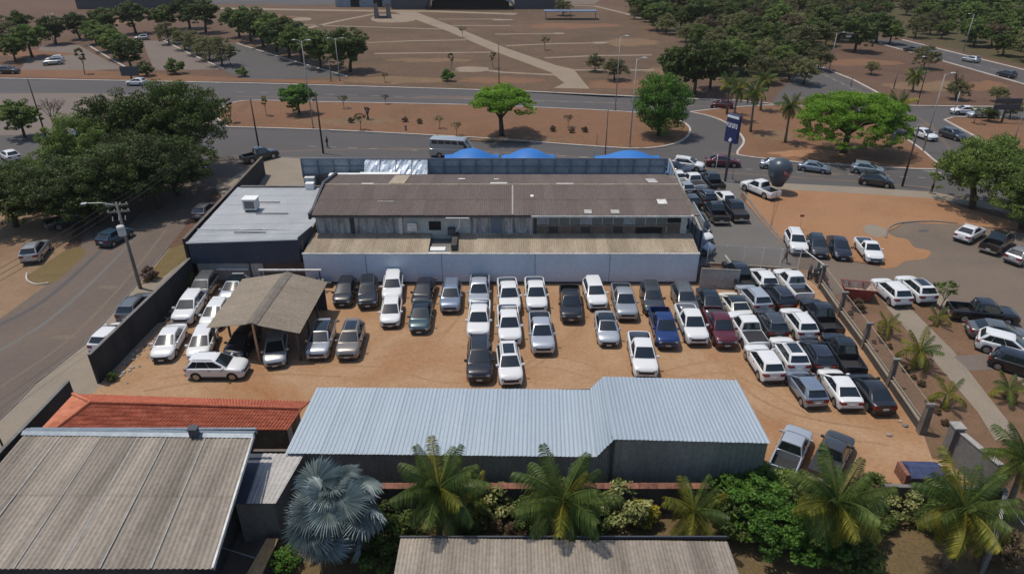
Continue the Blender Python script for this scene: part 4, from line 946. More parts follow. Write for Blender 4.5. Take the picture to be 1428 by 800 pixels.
# garden shrubs, bushes, vine mass
GS = 'shrubs along the garden wall'
for (x, y, s_, lm, lb) in [(688,716,1.0,'leafc','cream-leaved shrub left of the second coconut palm'),(868,722,1.15,'leafc','cream-leaved shrub right of the second coconut palm'),(893,728,.75,'leafy','yellow shrub beside the cream-leaved one'),
        (1257,722,.9,'leafc','cream-leaved shrub by the garden wall left of a palm'),(1000,700,1.1,'leafg','leafy green shrub at the garden wall corner'),(840,722,.9,'leafm','green shrub behind the cream-leaved one'),
        (1225,735,.6,'leafm','small green shrub beside the pickup palm'),(700,745,.5,'leafdry','dry low shrub near the bottom roof'),(545,735,.8,'leafd','dark shrub under the silver fan palm'),(530,790,.9,'leafm','shrub at the foot of the silver fan palm'),
        (1300,735,.8,'leafm','green shrub under the right-hand palm'),(400,790,.6,'leafg','grassy tuft beside the orange board'),(1130,780,1.2,'leafg','grassy clump at the bottom right of the bottom roof'),(1160,770,1.0,'leafg','green bush under the pickup palm')]:
    tree('bush', x, y, s_, lb, GS, lm=lm, cat='shrub', z=.018)
for i, (x, y, s_, lm, lb) in enumerate([(1100,700,.9,'leafm','green bush below the silver pickup'),(1120,730,1.1,'leafd','dark bush left of the pickup palm'),(1195,745,.9,'leafd','dark bush right of the pickup palm'),(655,735,.8,'leafd','dark bush below the small palm'),(740,730,.8,'leafd','dark bush left of the second palm'),
        (820,745,.7,'leafm','green bush right of the second palm trunk'),(560,760,.9,'leafm','green bush at the corner of the bottom roof'),(1020,740,1.0,'leafd','dark bush between small palm and leafy bushes'),(1180,790,1.0,'leafm','green bush at the bottom edge under the pickup palm'),(1215,690,.6,'leafm','bush on the garden side of the dark wall'),(1395,780,.8,'leafdry','dry bush at the bottom right corner')]):
    tree('bush', x, y, s_*1.15, lb, GS, lm=lm, cat='shrub', z=.018)
for i, (x, y, s_, lb) in enumerate([(1050,740,1.0,'big leafy green bush covering the garden wall end'),(1085,770,.9,'leafy green bush behind the pickup palm'),(1045,690,.75,'vine-covered bush at the warehouse corner')]):
    t_ = tree('dark%d' % (i%2), x, y, .55*s_, lb, 'leafy bushes at the end of the garden wall', lm='leafg', cat='bush', zs=.95, name='leafy_bush')
tree('sapling', 1310, 432, .95, 'small leafy tree in front of the twin white cars', lm='leafm')
tree('bush', 211, 389, .62, 'purple shrub at the foot of the dark wall', lm='purple', cat='shrub')
tree('bush', 261, 400, .75, 'green shrub inside the yard against the dark wall', lm='leafm', cat='shrub')
tree('bush', 157, 530, .35, 'small weed clump at the open end of the dark wall', lm='leafm', cat='shrub')
tree('bush', 1196, 432, .5, 'dry shrub beside the red skip', lm='leafdry', cat='shrub')
for i in range(14):
    x, y = random.uniform(1190,1330), 0; x = 1185+i*11; y = 425+(x-1185)*1.25+random.uniform(-12,16)
    tree('bush', x, y, random.uniform(.14,.26), 'tiny dry weed in the planting strip by the fence', 'weeds in the planting strip', lm='leafdry', cat='weed', name='weed', z=.014)
# ---------------------------------------------------------------- buildings
def part(mb, name, m, root, smooth=False, sharp=None, kind=None):
    o = mb.build(name, m, root, smooth, sharp); o.matrix_parent_inverse = Matrix.Translation(-root.location)
    if kind: o['kind'] = kind
    return o
def sub(mb, name, m, par, root):
    o = mb.build(name, m, par); o.matrix_parent_inverse = Matrix.Translation(-root.location) if par.type == 'EMPTY' else Matrix(); return o
rs = random.Random(3)
def sheets(root, par, A, B, C, D, m, w=1.05, pitch=.18, amp=.022, along=8, trap=False, sag=.0, name='roof_sheet', skip=None, rows=1, jit=.006):
    """A-B is the eave, D-C the ridge; corrugations run from eave to ridge. one object per sheet"""
    A, B, C, D = map(Vector, (A, B, C, D)); n = max(1, round((B-A).length/w)); out = []
    up = (B-A).cross(D-A).normalized(); up = -up if up.z < 0 else up
    for row in range(rows):
        v0, v1 = row/rows, (row+1)/rows
        for i in range(n):
            if skip and skip(i, n, row): continue
            u0, u1 = i/n - .012/n, (i+1)/n + .012/n; wid = (B-A).length/n
            k = max(4, int(round(wid/pitch))*(4 if trap else 6)); nl = 2
            off = rs.uniform(0, jit) + (.012 if i % 2 else 0) + row*.02; vs = []; fs = []
            for j in range(nl+1):
                v = lerp(v0 - (.012 if row else 0), v1, j/nl)
                for q in range(k+1):
                    u = lerp(u0, u1, q/k); p = A.lerp(B, u).lerp(D.lerp(C, u), v)
                    ph = (q % (4 if trap else 6))
                    h = ((0, 0, 1, 1)[ph] if trap else .5-.5*math.cos(2*math.pi*ph/6))*amp*2
                    vs.append(p + up*(h+off))
            for j in range(nl):
                for q in range(k): a = j*(k+1)+q; fs.append((a, a+1, a+k+2, a+k+1))
            mb = MB().add(vs, fs); o = mb.build(name, m, par, not trap); o.matrix_parent_inverse = Matrix.Translation(-root.location)
            out.append(o)
    return out
def poly_wall(pts, thick_dir, mb=None):
    """solid panel: outline pts pushed along thick_dir"""
    mb = mb or MB(); P = [Vector(p) for p in pts]; n = len(P); d = Vector(thick_dir)
    return mb.add(P+[p+d for p in P], [tuple(range(n)), tuple(range(n,2*n))[::-1]]+[(i,(i+1)%n,(i+1)%n+n,i+n) for i in range(n)])

# ---- main dealership building
B0 = empty('dealership_building', (0,64,0), 0, 'long low dealership with old brown corrugated roof and blue-white rear wall', 'building')
part(MB().box(-18.6,16.6,60.6,71.3,0,5.60), 'wall', M['greywall'], B0)
fw = part(MB().box(-19.2,17.2,57.10,57.35,0,3.02), 'front_wall', M['whitewall'], B0)
part(MB().box(-19.25,17.25,57.06,57.42,3.02,3.10), 'coping', M['offwhite'], B0)
for (x, w_, z0, z1) in ((-13.5,.05,0,3), (2.1,.05,0,3), (9,.04,0,3), (-6.5,.04,0,3)):
    part(MB().box(x, x+w_, 57.085,57.12,z0,z1), 'wall_joint', M['conc'], B0)
part(MB().box(-19.2,17.2,57.06,57.11,0,.20), 'plinth', M['cinder'], B0)
part(MB().box(-19.0,-18.8,57.36,60.6,0,3.05), 'side_wall', M['whitewall'], B0); part(MB().box(17.0,17.2,57.36,60.6,0,3.05), 'side_wall', M['whitewall'], B0)
sheets(B0, B0, (-19.1,57.25,3.10), (17.15,57.25,3.10), (17.15,60.62,3.62), (-19.1,60.62,3.62), M['fibro_tan'], 1.05, skip=lambda i,n,r: 11 <= i <= 12)
part(MB().box(-7.9,-5.6,57.5,60.6,2.9,3.02), 'roof_deck', M['conc'], B0); part(MB().box(-7.6,-6.2,57.8,58.6,3.02,3.10), 'white_board', M['white'], B0)
part(MB().box(-5.6,-5.1,57.5,60.6,2.9,3.75), 'duct', M['cinder'], B0)
# upper wall: panels between shed roof and eave
def up(x0, x1, z0, z1, m, nm='wall_panel', d=.06): return part(MB().box(x0, x1, 60.6-d, 60.6-.002, z0, z1), nm, M[m], B0)
up(-18.6,-15.4,3.5,5.55,'stainwall'); up(-15.35,-15.0,3.5,5.5,'cinder','pillar',.16); up(-14.95,-10.8,3.5,5.52,'stainwall')
up(-10.75,-10.4,3.5,5.75,'offwhite','pillar',.20); up(-10.35,-3.95,3.5,5.7,'greywall'); up(-7.9,-6.75,3.95,4.85,'black','window',.09)
part(MB().box(-9.9,-9.0,60.1,60.5,4.0,4.7), 'air_conditioner', M['offwhite'], B0); up(-9.9,-9.1,4.72,4.80,'white','shelf',.5)
part(MB().box(-6.1,-5.4,60.0,60.5,3.6,4.3), 'air_conditioner', M['dsteel'], B0); part(MB().box(-6.2,-4.0,59.7,60.6,5.45,5.52), 'awning', M['offwhite'], B0)
part(MB().tube([(-4.9,59.9,5.4),(-5.0,60.0,4.5),(-5.5,60.2,3.7)], .04), 'downpipe', M['white'], B0)
up(-3.9,-2.05,3.5,5.5,'stainwall'); up(-2.0,-.95,3.5,5.6,'bluesteel'); up(-.9,2.0,3.5,5.5,'stainwall'); up(2.05,2.35,3.4,5.6,'poledark','pillar',.2)
up(-3.9,2.0,3.5,3.62,'white','flashing',.2); up(-18.6,-10.8,3.5,3.60,'white','flashing',.2)
nw = 12
for i in range(nw):
    a = 2.4+(14.7-2.4)*i/nw; b_ = 2.4+(14.7-2.4)*(i+1)/nw
    w_ = part(MB().box(a+.04,b_-.04,60.50,60.55,4.55,5.45), 'window', M['winglass'] if i % 4 else M['panel'], B0)
    sub(MB().box(a-.03,a+.03,60.46,60.60,4.5,5.5), 'frame', M['steel'], w_, B0)
    part(MB().box(a+.04,b_-.04,60.50,60.55,3.62,4.35), 'lower_window', M['poledark'] if i % 3 == 1 else M['brown'], B0)
up(2.35,14.8,4.36,4.52,'conc','sill',.14); up(14.75,16.0,4.7,5.4,'black','opening',.08); up(11.8,14.3,3.62,4.25,'black','opening',.12); up(14.8,16.6,3.5,4.62,'brown')
up(16.02,16.6,3.5,5.5,'greywall','pillar',.12)
part(MB().box(1.8,17.0,59.85,60.12,5.50,5.68), 'gutter', M['offwhite'], B0); part(MB().box(-18.9,1.75,59.85,60.10,5.48,5.62), 'gutter', M['dsteel'], B0)
rf = part(MB().add([(-18.7,59.98,5.66),(16.7,59.98,5.66),(16.7,65.9,6.50),(-18.7,65.9,6.50),(16.7,71.4,5.72),(-18.7,71.4,5.72)], [(0,1,2,3),(3,2,4,5)]), 'roof', M['cinder'], B0)
sheets(B0, rf, (-18.8,59.95,5.68), (16.75,59.95,5.68), (16.75,65.95,6.54), (-18.8,65.95,6.54), M['fibro'], 1.05, rows=2)
sheets(B0, rf, (16.75,71.5,5.74), (-18.8,71.5,5.74), (-18.8,65.95,6.54), (16.75,65.95,6.54), M['fibro'], 1.05)
for o in rf.children: o.matrix_parent_inverse = Matrix()
part(MB().tube([(-18.8,65.95,6.56),(16.75,65.95,6.56)], .11, 8), 'ridge_cap', M['fibro_tan'], B0)
part(MB().box(-19.05,-18.82,59.9,71.4,5.4,5.9), 'verge', M['dsteel'], B0); part(MB().add([(-19.05,59.9,5.6),(-18.82,59.9,5.6),(-18.82,65.95,6.9),(-19.05,65.95,6.9),(-18.82,71.4,6.1),(-19.05,71.4,6.1),(-19.05,59.9,5.3),(-18.82,59.9,5.3),(-18.82,71.4,5.5),(-19.05,71.4,5.5)],
    [(0,1,2,3),(3,2,4,5),(0,3,5,9,6),(1,7,8,4,2),(0,6,7,1)]), 'verge_trim', M['dsteel'], B0)
part(MB().box(16.78,17.6,60.2,71.6,5.5,5.62), 'side_gutter', M['brickwall'], B0)
part(MB().box(1.0,1.10,60.0,65.9,0,.02), 'loose_strip', M['offwhite'], B0).location.z = 0
for o in list(B0.children):
    if o.name.startswith('loose_strip'): bpy.data.objects.remove(o)
def on_roof(x, y): return (5.68 + (y-59.95)*.143 if y < 65.95 else 6.54-(y-65.95)*.144)+.06
def roofpatch(x0, x1, y0, y1, m, nm='roof_patch'):
    part(MB().quad((x0,y0,on_roof(x0,y0)+.02),(x1,y0,on_roof(x1,y0)+.02),(x1,y1,on_roof(x1,y1)+.02),(x0,y1,on_roof(x0,y1)+.02)), nm, M[m], B0)
roofpatch(14.0,14.9,62.0,62.9,'offwhite','rooflight'); roofpatch(13.9,14.9,66.8,68.9,'fibro_pale','rooflight'); roofpatch(-.02,.13,60.0,65.8,'conclight','joint_strip'); roofpatch(-13,-11.4,62.4,62.55,'conclight')
roofpatch(-2.2,-.5,66.3,66.9,'offwhite'); roofpatch(9.3,10.1,60.2,60.9,'fibro_pale'); roofpatch(6.8,7.5,60.2,60.9,'fibro_pale'); roofpatch(-5.6,-4.9,68.6,69.0,'white'); roofpatch(4.5,6.2,66.0,66.5,'offwhite'); roofpatch(1.8,2.1,63.4,63.8,'white')
roofpatch(-12.5,-10.9,66.4,70.8,'fibro_tan'); roofpatch(-1.9,-1.4,68.5,68.8,'white'); roofpatch(-15.2,-14.0,66.2,66.5,'white')
# rear screen wall with translucent panels, towards the avenue
F0 = empty('screen_wall', (0,74,0), 0, 'tall screen of posts and bluish translucent panels along the back of the long building', 'screen wall')
part(MB().box(-23.4,-18.9,73.95,74.25,0,4.9), 'lower_wall', M['brickwall'], F0); part(MB().box(-18.85,17.2,73.95,74.25,0,4.8), 'lower_wall', M['cinder'], F0)
x = -23.4; i = 0
while x < 17.1:
    part(MB().box(x-.05,x+.05,73.86,74.02,4.6,6.75), 'post', M['bluesteel'], F0)
    if x < 15.5:
        m = M['foil'] if 4 <= i <= 7 else M['panel']
        if 4 <= i <= 7:
            vs = []; fs = []
            for a in range(7):
                for b_ in range(5): vs.append((x+.05+1.66*a/6, 73.90-.9*(1-b_/4)*1.6+rs.uniform(-.10,.10), lerp(4.95,6.6,b_/4)+rs.uniform(-.05,.05)))
            for a in range(6):
                for b_ in range(4): fs.append((a*5+b_, a*5+b_+1, a*5+b_+6, a*5+b_+5))
            part(MB().add(vs, fs), 'foil_sheet', m, F0)
        else: part(MB().box(x+.0,x+1.76,74.04,74.08,5.0,6.70), 'panel', m, F0)
    x += 1.76; i += 1
for z in (4.95, 5.8, 6.70): part(MB().box(-23.4,17.2,73.9,74.0,z,z+.09), 'rail', M['bluesteel'], F0)
part(MB().box(-20.2,-15.8,72.5,73.4,5.15,5.3), 'white_ledge', M['white'], F0); part(MB().box(-16.6,-12.2,71.7,72.4,5.6,5.72), 'white_ledge', M['white'], F0)
part(MB().box(-12.2,-4.5,72.9,73.8,4.75,5.0), 'green_ledge', M['cinder'], F0); part(MB().box(-18.8,17.2,71.5,73.9,4.6,4.7), 'box_gutter', M['conc'], F0)
part(MB().box(-23.1,-22.0,73.2,73.9,3.9,4.8), 'air_conditioner', M['white'], F0)
sheet('forecourt', [(420,226),(300,226),(365,218),(600,222),(880,226),(940,240),(1000,252),(960,372),(940,372),(900,300),(440,300)], M['lane'], .007)
sheet('side_yard', [(372,218),(422,222),(445,262),(330,300),(300,262)], M['walk'], .013)
# blue tents behind the screen
def tent(px, py, w, label):
    p = G(px, py); e = empty('canopy_tent', p, 0, label, 'tent', 'blue canopy tents behind the screen wall')
    for sx in (-1,1):
        for sy in (-1,1): MB().tube([(sx*w/2,sy*w/2.4,0),(sx*w/2,sy*w/2.4,2.5)], .05).build('pole', M['steel'], e)
    vs = []; n = 15
    for i in range(n):
        for j in range(n):
            u = -1+2*i/(n-1); v = -1+2*j/(n-1); vs.append((u*w/2, v*w/2.4, 1.3+2.1*max(0,1-u*u)**1.0*(1-.55*v*v)+.55*abs(u)**6*abs(v)**3))
    MB().add(vs, [(i*n+j, i*n+j+1, (i+1)*n+j+1, (i+1)*n+j) for i in range(n-1) for j in range(n-1)]).build('canopy', M['tent'], e, True)
tent(657, 243, 7.4, 'blue canopy tent right below the silver minibus'); tent(737, 243, 7.2, 'blue canopy tent in the middle of the row of three'); tent(878, 247, 8.8, 'wide blue canopy tent nearest the building corner')
# slatted side fence on the right of the building
SF = empty('slatted_fence', (19,70,0), 0, 'blue-grey slatted fence along the right side of the long building', 'fence')
a = G(932,222,3.2); b_ = G(976,322,3.2)
for i in range(13):
    p = a.lerp(b_, i/12); part(MB().box(p.x-.05,p.x+.05,p.y-.05,p.y+.05,0,3.3), 'post', M['bluesteel'], SF)
for k in range(9):
    z = .5+k*.32; d = (b_-a).normalized()*.0; part(poly_wall([(a.x,a.y,z),(b_.x,b_.y,z),(b_.x,b_.y,z+.22),(a.x,a.y,z+.22)], (.04,0,0)), 'slat', M['panel'], SF)
part(poly_wall([(a.x,a.y,3.2),(b_.x,b_.y,3.2),(b_.x,b_.y,3.3),(a.x,a.y,3.3)], (.22,0,0)), 'top_rail', M['conclight'], SF)
sg = empty('wall_sign', (b_.x,b_.y,0), 0, 'tall pale blue sign panel at the lower end of the slatted fence', 'sign')
q = a.lerp(b_, .72); part(poly_wall([(q.x+.3,q.y,1.9),(b_.x+.35,b_.y+.2,.9),(b_.x+.35,b_.y+.2,4.1),(q.x+.3,q.y,3.8)], (.12,0,0)), 'panel', M['panel'], sg)
part(MB().box(b_.x+.36,b_.x+.46,b_.y-.1,b_.y+.1,0,1.0), 'post', M['bluesteel'], sg)
# ---- flat roofed shed, upper left
A0 = empty('flat_roofed_shed', (-24.5,65,0), 0, 'shed with pale grey flat roof and dark navy front, left of the long building', 'shed')
out = [(-29.7,57.6),(-19.6,57.6),(-18.95,60.6),(-19.12,72.0),(-30.2,72.0)]
hts = [4.0,4.35,4.35,4.1,4.1]
vt = [Vector((x,y,h)) for (x,y),h in zip(out,hts)]
n_s = 11
rfa = part(MB().add([(v.x,v.y,v.z-.08) for v in vt], [(0,1,2,3,4)]), 'roof', M['flatroof'], A0)
for i in range(n_s):
    t0, t1 = i/n_s, (i+1)/n_s
    def L_(t): return Vector((lerp(-29.75,-30.2,t), lerp(57.55,72.0,t), lerp(4.02,4.12,t)))
    def R_(t):
        y = lerp(57.55,72.0,t); x = lerp(-19.6,-18.98,min(1,(y-57.55)/3.05)) if y < 60.6 else lerp(-18.98,-19.12,(y-60.6)/11.4); return Vector((x, y, 4.37 - .25*t))
    o = MB().add([L_(t0),R_(t0),R_(t1),L_(t1), L_(t0)-Vector((0,0,.04)),R_(t0)-Vector((0,0,.04))], [(0,1,2,3),(0,4,5,1)]).build('roof_sheet', M['flatroof'], rfa); o.location.z = .016*(i%2)
    o.matrix_parent_inverse = Matrix()
for (x0,x1,y0) in ((-29.7,-19.2,59.9),(-25.5,-22.3,63.9),(-26.0,-23.0,59.2),(-27.0,-24.0,67.0)):
    part(MB().box(x0,x1,y0,y0+.07,4.24,4.33), 'seam', M['offwhite'] if x0 < -29 else M['conc'], A0)
part(poly_wall([(-29.7,57.5,1.9),(-19.6,57.5,1.9),(-19.6,57.5,4.42),(-29.7,57.5,4.06)], (0,.1,0)), 'fascia', M['navy'], A0)
part(poly_wall([(-19.6,57.5,1.9),(-18.98,60.4,1.9),(-18.98,60.4,4.42),(-19.6,57.5,4.42)], (-.1,.02,0)), 'fascia', M['navy'], A0)
part(MB().add([(-29.8,57.42,4.05),(-19.55,57.42,4.42),(-19.55,57.56,4.42),(-29.8,57.56,4.05),(-29.8,57.42,3.93),(-19.55,57.42,4.30)],[(0,1,2,3),(0,4,5,1)]), 'gutter', M['white'], A0)
part(MB().box(-29.6,-19.4,58.0,71.9,0,3.9), 'wall', M['brickwall'], A0)
part(MB().box(-29.4,-24.6,57.80,57.99,0,1.9), 'low_wall', M['conclight'], A0); part(MB().box(-24.4,-23.3,57.72,57.95,0,2.0), 'metal_door', M['fibro_pale'], A0)
part(MB().box(-27.6,-24.7,57.55,57.8,1.15,1.3), 'shelf', M['offwhite'], A0)
ac = empty('rooftop_cooler', (-26.3,65.2,4.2), 0, 'white cooler box standing on the pale flat roof', 'air cooler')
MB().box(-.65,.65,-.55,.55,.15,1.2).build('casing', M['offwhite'], ac); MB().box(-.72,.72,-.62,.62,1.2,1.28).build('lid', M['white'], ac); MB().box(-.5,.5,-.57,-.552,.3,1.05).build('grille', M['conc'], ac)
for sx in (-.5,.5): MB().box(sx-.05,sx+.05,-.5,.5,0,.15).build('foot', M['dsteel'], ac)
part(MB().box(-22.5,-21.6,71.2,71.9,4.15,4.8), 'vent_box', M['white'], A0); part(MB().box(-29.8,-19.4,71.85,72.1,4.1,4.3), 'parapet', M['conc'], A0)
awn = empty('white_canopy_beam', (-20,56,0), 0, 'long white beam on posts in front of the shed, behind the car shelter', 'beam')
part(MB().box(-23.0,-17.3,55.75,55.95,1.95,2.1), 'beam', M['offwhite'], awn)
for x in (-22.8,-20.2,-17.5): part(MB().box(x-.05,x+.05,55.8,55.9,0,1.95), 'post', M['dsteel'], awn)
for k in range(3): tag(MB().box(-18.6+k*.7,-18.1+k*.7,56.2,56.8,.012,.9-.2*k).build('storage_box', M['dsteel'] if k != 1 else M['conc']), ['tall dark box beside the blue-white wall','grey box between two dark boxes by the wall','low dark box nearest the black hatchback'][k], 'box')
# ---- walls on the left
def wall(name, A, B, h, t, m, label, cap=None, cat='wall', z0=0):
    A = Vector(A); B = Vector(B); d = (B-A).normalized(); nrm = Vector((-d.y, d.x, 0))*t/2; e = empty(name, ((A.x+B.x)/2,(A.y+B.y)/2,0), 0, label, cat)
    A.z = B.z = z0; mb = MB(); hv = Vector((0,0,h))
    mb.add([A-nrm,B-nrm,B+nrm,A+nrm,A-nrm+hv,B-nrm+hv,B+nrm+hv,A+nrm+hv], [(0,3,2,1),(4,5,6,7),(0,1,5,4),(1,2,6,5),(2,3,7,6),(3,0,4,7)]); part(mb, 'body', m, e)
    if cap:
        n2 = nrm*1.25; A2 = A+hv; B2 = B+hv; c = Vector((0,0,.06)); part(MB().add([A2-n2,B2-n2,B2+n2,A2+n2,A2-n2+c,B2-n2+c,B2+n2+c,A2+n2+c], [(0,3,2,1),(4,5,6,7),(0,1,5,4),(1,2,6,5),(2,3,7,6),(3,0,4,7)]), 'coping', cap, e)
    return e
wall('yard_wall', (-30.35,41.3,0), (-29.75,57.3,0), 2.5, .2, M['darkwall'], 'dark yard wall along the pavement, left of the parked white cars', M['conc'])
sw = empty('side_wall', (-30.6,75,0), 0, 'long dark wall between the side street and the flat-roofed shed', 'wall')
pa, pb = G(254,334,4.3), G(364,219,2.4)
part(poly_wall([(pa.x,pa.y,0),(pb.x,pb.y,0),(pb.x,pb.y,2.4),(pa.x,pa.y,4.3)], (.22,0,0)), 'body', M['darkwall'], sw)
part(poly_wall([(pa.x-.04,pa.y,4.31),(pb.x-.04,pb.y,2.41),(pb.x-.04,pb.y,2.47),(pa.x-.04,pa.y,4.37)], (.30,0,0)), 'coping', M['brickwall'], sw)
a = G(95,531,2.2); b_ = G(30,606,2.2); wall('yard_wall', (a.x,a.y,0), (b_.x-.3,b_.y-5,0), 2.2, .2, M['darkwall'], 'dark wall along the pavement beside the red tiled roof', M['conc'])
wall('block_wall', (17.35,56.4,0), (20.8,56.0,0), 1.9, .18, M['conclight'], 'short light grey block wall at the right end of the blue-white wall', M['conc'])
wall('block_wall', (20.8,56.2,0), (20.6,60.2,0), 1.5, .18, M['conclight'], 'short side wall running back from the light grey block wall')
# ---- car shelter
K = empty('car_shelter', (-19.5,48.5,0), 0, 'open car shelter with taupe corrugated gable roof', 'shelter')
kl = [G(287.8,457,2.6), G(338.4,388.7,2.6)]; kr = [G(418,464.7,2.6), G(457,393.4,2.6)]; kt = [G(349.7,451.5,3.5), G(401,380,3.5)]
sheets(K, K, kl[1], kl[0], kt[0], kt[1], M['carport'], 1.1, amp=.018); sheets(K, K, kr[0], kr[1], kt[1], kt[0], M['carport'], 1.1, amp=.018)
rd = (kt[1]-kt[0]); w_ = Vector((.42,0,-.085)); part(MB().add([kt[0]-Vector((.42,0,.03)),kt[1]-Vector((.42,0,.03)),kt[1]+Vector((0,0,.09)),kt[0]+Vector((0,0,.09)),kt[1]+Vector((.42,0,-.03)),kt[0]+Vector((.42,0,-.03))], [(0,1,2,3),(3,2,4,5)]), 'ridge_cap', M['carridge'], K)
for s_, pr in ((1, kl), (-1, kr)):
    for t in (.03, .35, .66, .97):
        p = pr[0].lerp(pr[1], t) + Vector((s_*.35,0,0)); part(MB().box(p.x-.07,p.x+.07,p.y-.07,p.y+.07,0,2.62), 'post', M['dsteel'], K)
        q = kt[0].lerp(kt[1], t)
        part(MB().tube([p+Vector((0,0,-.02)), q-Vector((0,0,.16))], .05, 4), 'rafter', M['dsteel'], K)
for t in (.03, .97):
    p = kt[0].lerp(kt[1], t); part(MB().box(p.x-.07,p.x+.07,p.y-.07,p.y+.07,0,3.35), 'post', M['wood'], K)
part(MB().quad(kl[1]+Vector((.3,-.3,-2.6)), kr[1]+Vector((-.3,-.3,-2.6)), kr[1]+Vector((-.3,-.3,-.15)), kl[1]+Vector((.3,-.3,-.15))), 'shade_sheet', M['cinder'], K)  # dark cross-wall added to deepen the shade under the roof
# ---- metal warehouse
Wh = empty('metal_warehouse', (1,33,0), 0, 'long warehouse with pale blue-grey ribbed metal roof, its right part raised', 'warehouse')
P1, P2, P3, P4 = G(442,540,3.9), G(398,632,3.3), G(832,637,3.3), G(822,543,3.9)
P5, P6, P7, P8 = G(841,525,4.75), G(857,612.5,4.65), G(1075,618,4.35), G(1028,530,4.5)
kw = dict(pitch=.25, amp=.013, trap=True, jit=.003)
sheets(Wh, Wh, P2, P3, P4, P1, M['zinc'], 1.0, **kw)
v = P4.lerp(P3, 0); mid1 = G(846,526,4.75); 
sheets(Wh, Wh, P3, P6, P5, P4, M['zinc'], .5, **kw); sheets(Wh, Wh, P6, P7, P8, P5, M['zinc'], 1.0, **kw)
def drop(p, z=0): return Vector((p.x, p.y, z))
ins = Vector((0,.35,-.06)); 
def clad(A, B, nm='cladding_sheet', w=1.0, m='zincdark'):
    A = A+ins; B = B+ins; n = max(1, round((B-A).length/w))
    for i in range(n):
        a = A.lerp(B, i/n); b_ = A.lerp(B, (i+1)/n); k = 12; vs = []
        for q in range(k+1):
            u = q/k; p = a.lerp(b_, u); off = (0,0,.03,.03)[q%4]; vs += [Vector((p.x,p.y-off,0)), Vector((p.x,p.y-off,p.z-.02))]
        part(MB().add(vs, [(2*q,2*q+2,2*q+3,2*q+1) for q in range(k)]), nm, M[m], Wh)
clad(P2, P3); clad(P3, P6); clad(P6, P7)
part(MB().quad(drop(P7)+Vector((-.1,.35,0)), drop(P8)+Vector((-.1,-.2,0)), P8+Vector((-.1,-.2,-.05)), P7+Vector((-.1,.35,-.05))), 'side_wall', M['zincdark'], Wh)
part(MB().quad(drop(P8)+Vector((-.1,-.2,0)), drop(P1)+Vector((.1,-.2,0)), drop(P1,3.4)+Vector((.1,-.2,0)), drop(P8,4.3)+Vector((-.1,-.2,0))), 'rear_wall', M['zincdark'], Wh)
part(MB().quad(drop(P2)+Vector((.1,.35,0)), drop(P1)+Vector((.1,-.2,0)), P1+Vector((.1,-.2,-.05)), P2+Vector((.1,.35,-.05))), 'side_wall', M['conclight'], Wh)
part(MB().box(P6.x-.1,P6.x+.06,P6.y+.2,P6.y+.34,0,P6.z-.05), 'corner_post', M['dsteel'], Wh)
# garden wall under it, with a clay coping
GW = empty('garden_wall', (3.5,29.0,0), 0, 'grey garden wall with a clay tile coping in front of the metal warehouse', 'wall')
a = G(330,662,2.1); b_ = G(985,665,2.1)
part(MB().box(a.x+4.2,b_.x,28.75,28.95,0,2.05), 'body', M['cinder'], GW)
n = 46
for i in range(n):
    x0 = lerp(a.x+4.2,b_.x,i/n); x1 = lerp(a.x+4.2,b_.x,(i+1)/n)
    o = part(MB().add([(x0+.01,28.62,2.06),(x1-.01,28.62,2.06),(x1-.01,28.85,2.17),(x0+.01,28.85,2.17),(x1-.01,29.08,2.06),(x0+.01,29.08,2.06)], [(0,1,2,3),(3,2,4,5),(0,3,5),(1,4,2)]), 'coping_tile', M['oldtile'], GW)
# ---- red tiled house
T0 = empty('tiled_outbuilding', (-20.5,34.2,0), 0, 'low building with an orange-red clay tile roof at the left', 'building')
tb0, tb1 = G(102,550,2.9), G(432,561,2.9); tr0, tr1 = G(127,562,3.55), G(421,571,3.55); tf0, tf1 = G(80,597,2.9), G(402,599.5,2.9); tl = G(57,598,2.9)
def tiled(A, B, C, D, nm='roof_tiles', pitch=.21, course=.36):
    A, B, C, D = map(Vector, (A, B, C, D)); up_ = (B-A).cross(D-A).normalized(); up_ = -up_ if up_.z < 0 else up_
    nc = max(2, int((D-A).length/course)); nu = max(4, int((B-A).length/pitch))*4; vs = []; fs = []
    for c in range(nc):
        for e_, (v, dz) in enumerate(((c/nc, .022), ((c+1)/nc+.01, 0))):
            for q in range(nu+1):
                u = q/nu; p = A.lerp(B,u).lerp(D.lerp(C,u), v); vs.append(p + up_*(dz + .035*math.cos(2*math.pi*q/4)+.05 + (.008*math.sin(q*1.7+c*2.3) if e_ == 0 else 0)))
        b0 = c*2*(nu+1); fs += [(b0+q, b0+q+1, b0+nu+2+q, b0+nu+1+q) for q in range(nu)]
    return part(MB().add(vs, fs), nm, M['tile'], T0, kind='stuff')
tiled(tf0, tf1, tr1, tr0); tiled(tb1, tb0, tr0, tr1); 
part(MB().add([tl+Vector((0,0,.03)), tf0+Vector((0,0,.03)), tr0+Vector((0,0,.08)), tb0+Vector((0,0,.03))], [(0,1,2),(0,2,3)]), 'hip_slope', M['tileridge'], T0)  # lit slope: sunlight put into its colour by the paler clay
part(MB().tube([tb0+Vector((0,0,.08)), tr0+Vector((0,0,.12))], .10, 7), 'hip_tiles', M['tileridge'], T0); part(MB().tube([tf0+Vector((0,0,.08)), tr0+Vector((0,0,.12))], .10, 7), 'hip_tiles', M['tileridge'], T0)
part(MB().tube([tr0+Vector((0,0,.12)), tr1+Vector((0,0,.12))], .09, 7), 'ridge_tiles', M['tile'], T0)
part(MB().tube([tf1+Vector((0,0,.1)), tr1+Vector((0,0,.12))], .07, 6), 'verge_tiles', M['tile'], T0); part(MB().tube([tb1+Vector((0,0,.1)), tr1+Vector((0,0,.12))], .07, 6), 'verge_tiles', M['tile'], T0)
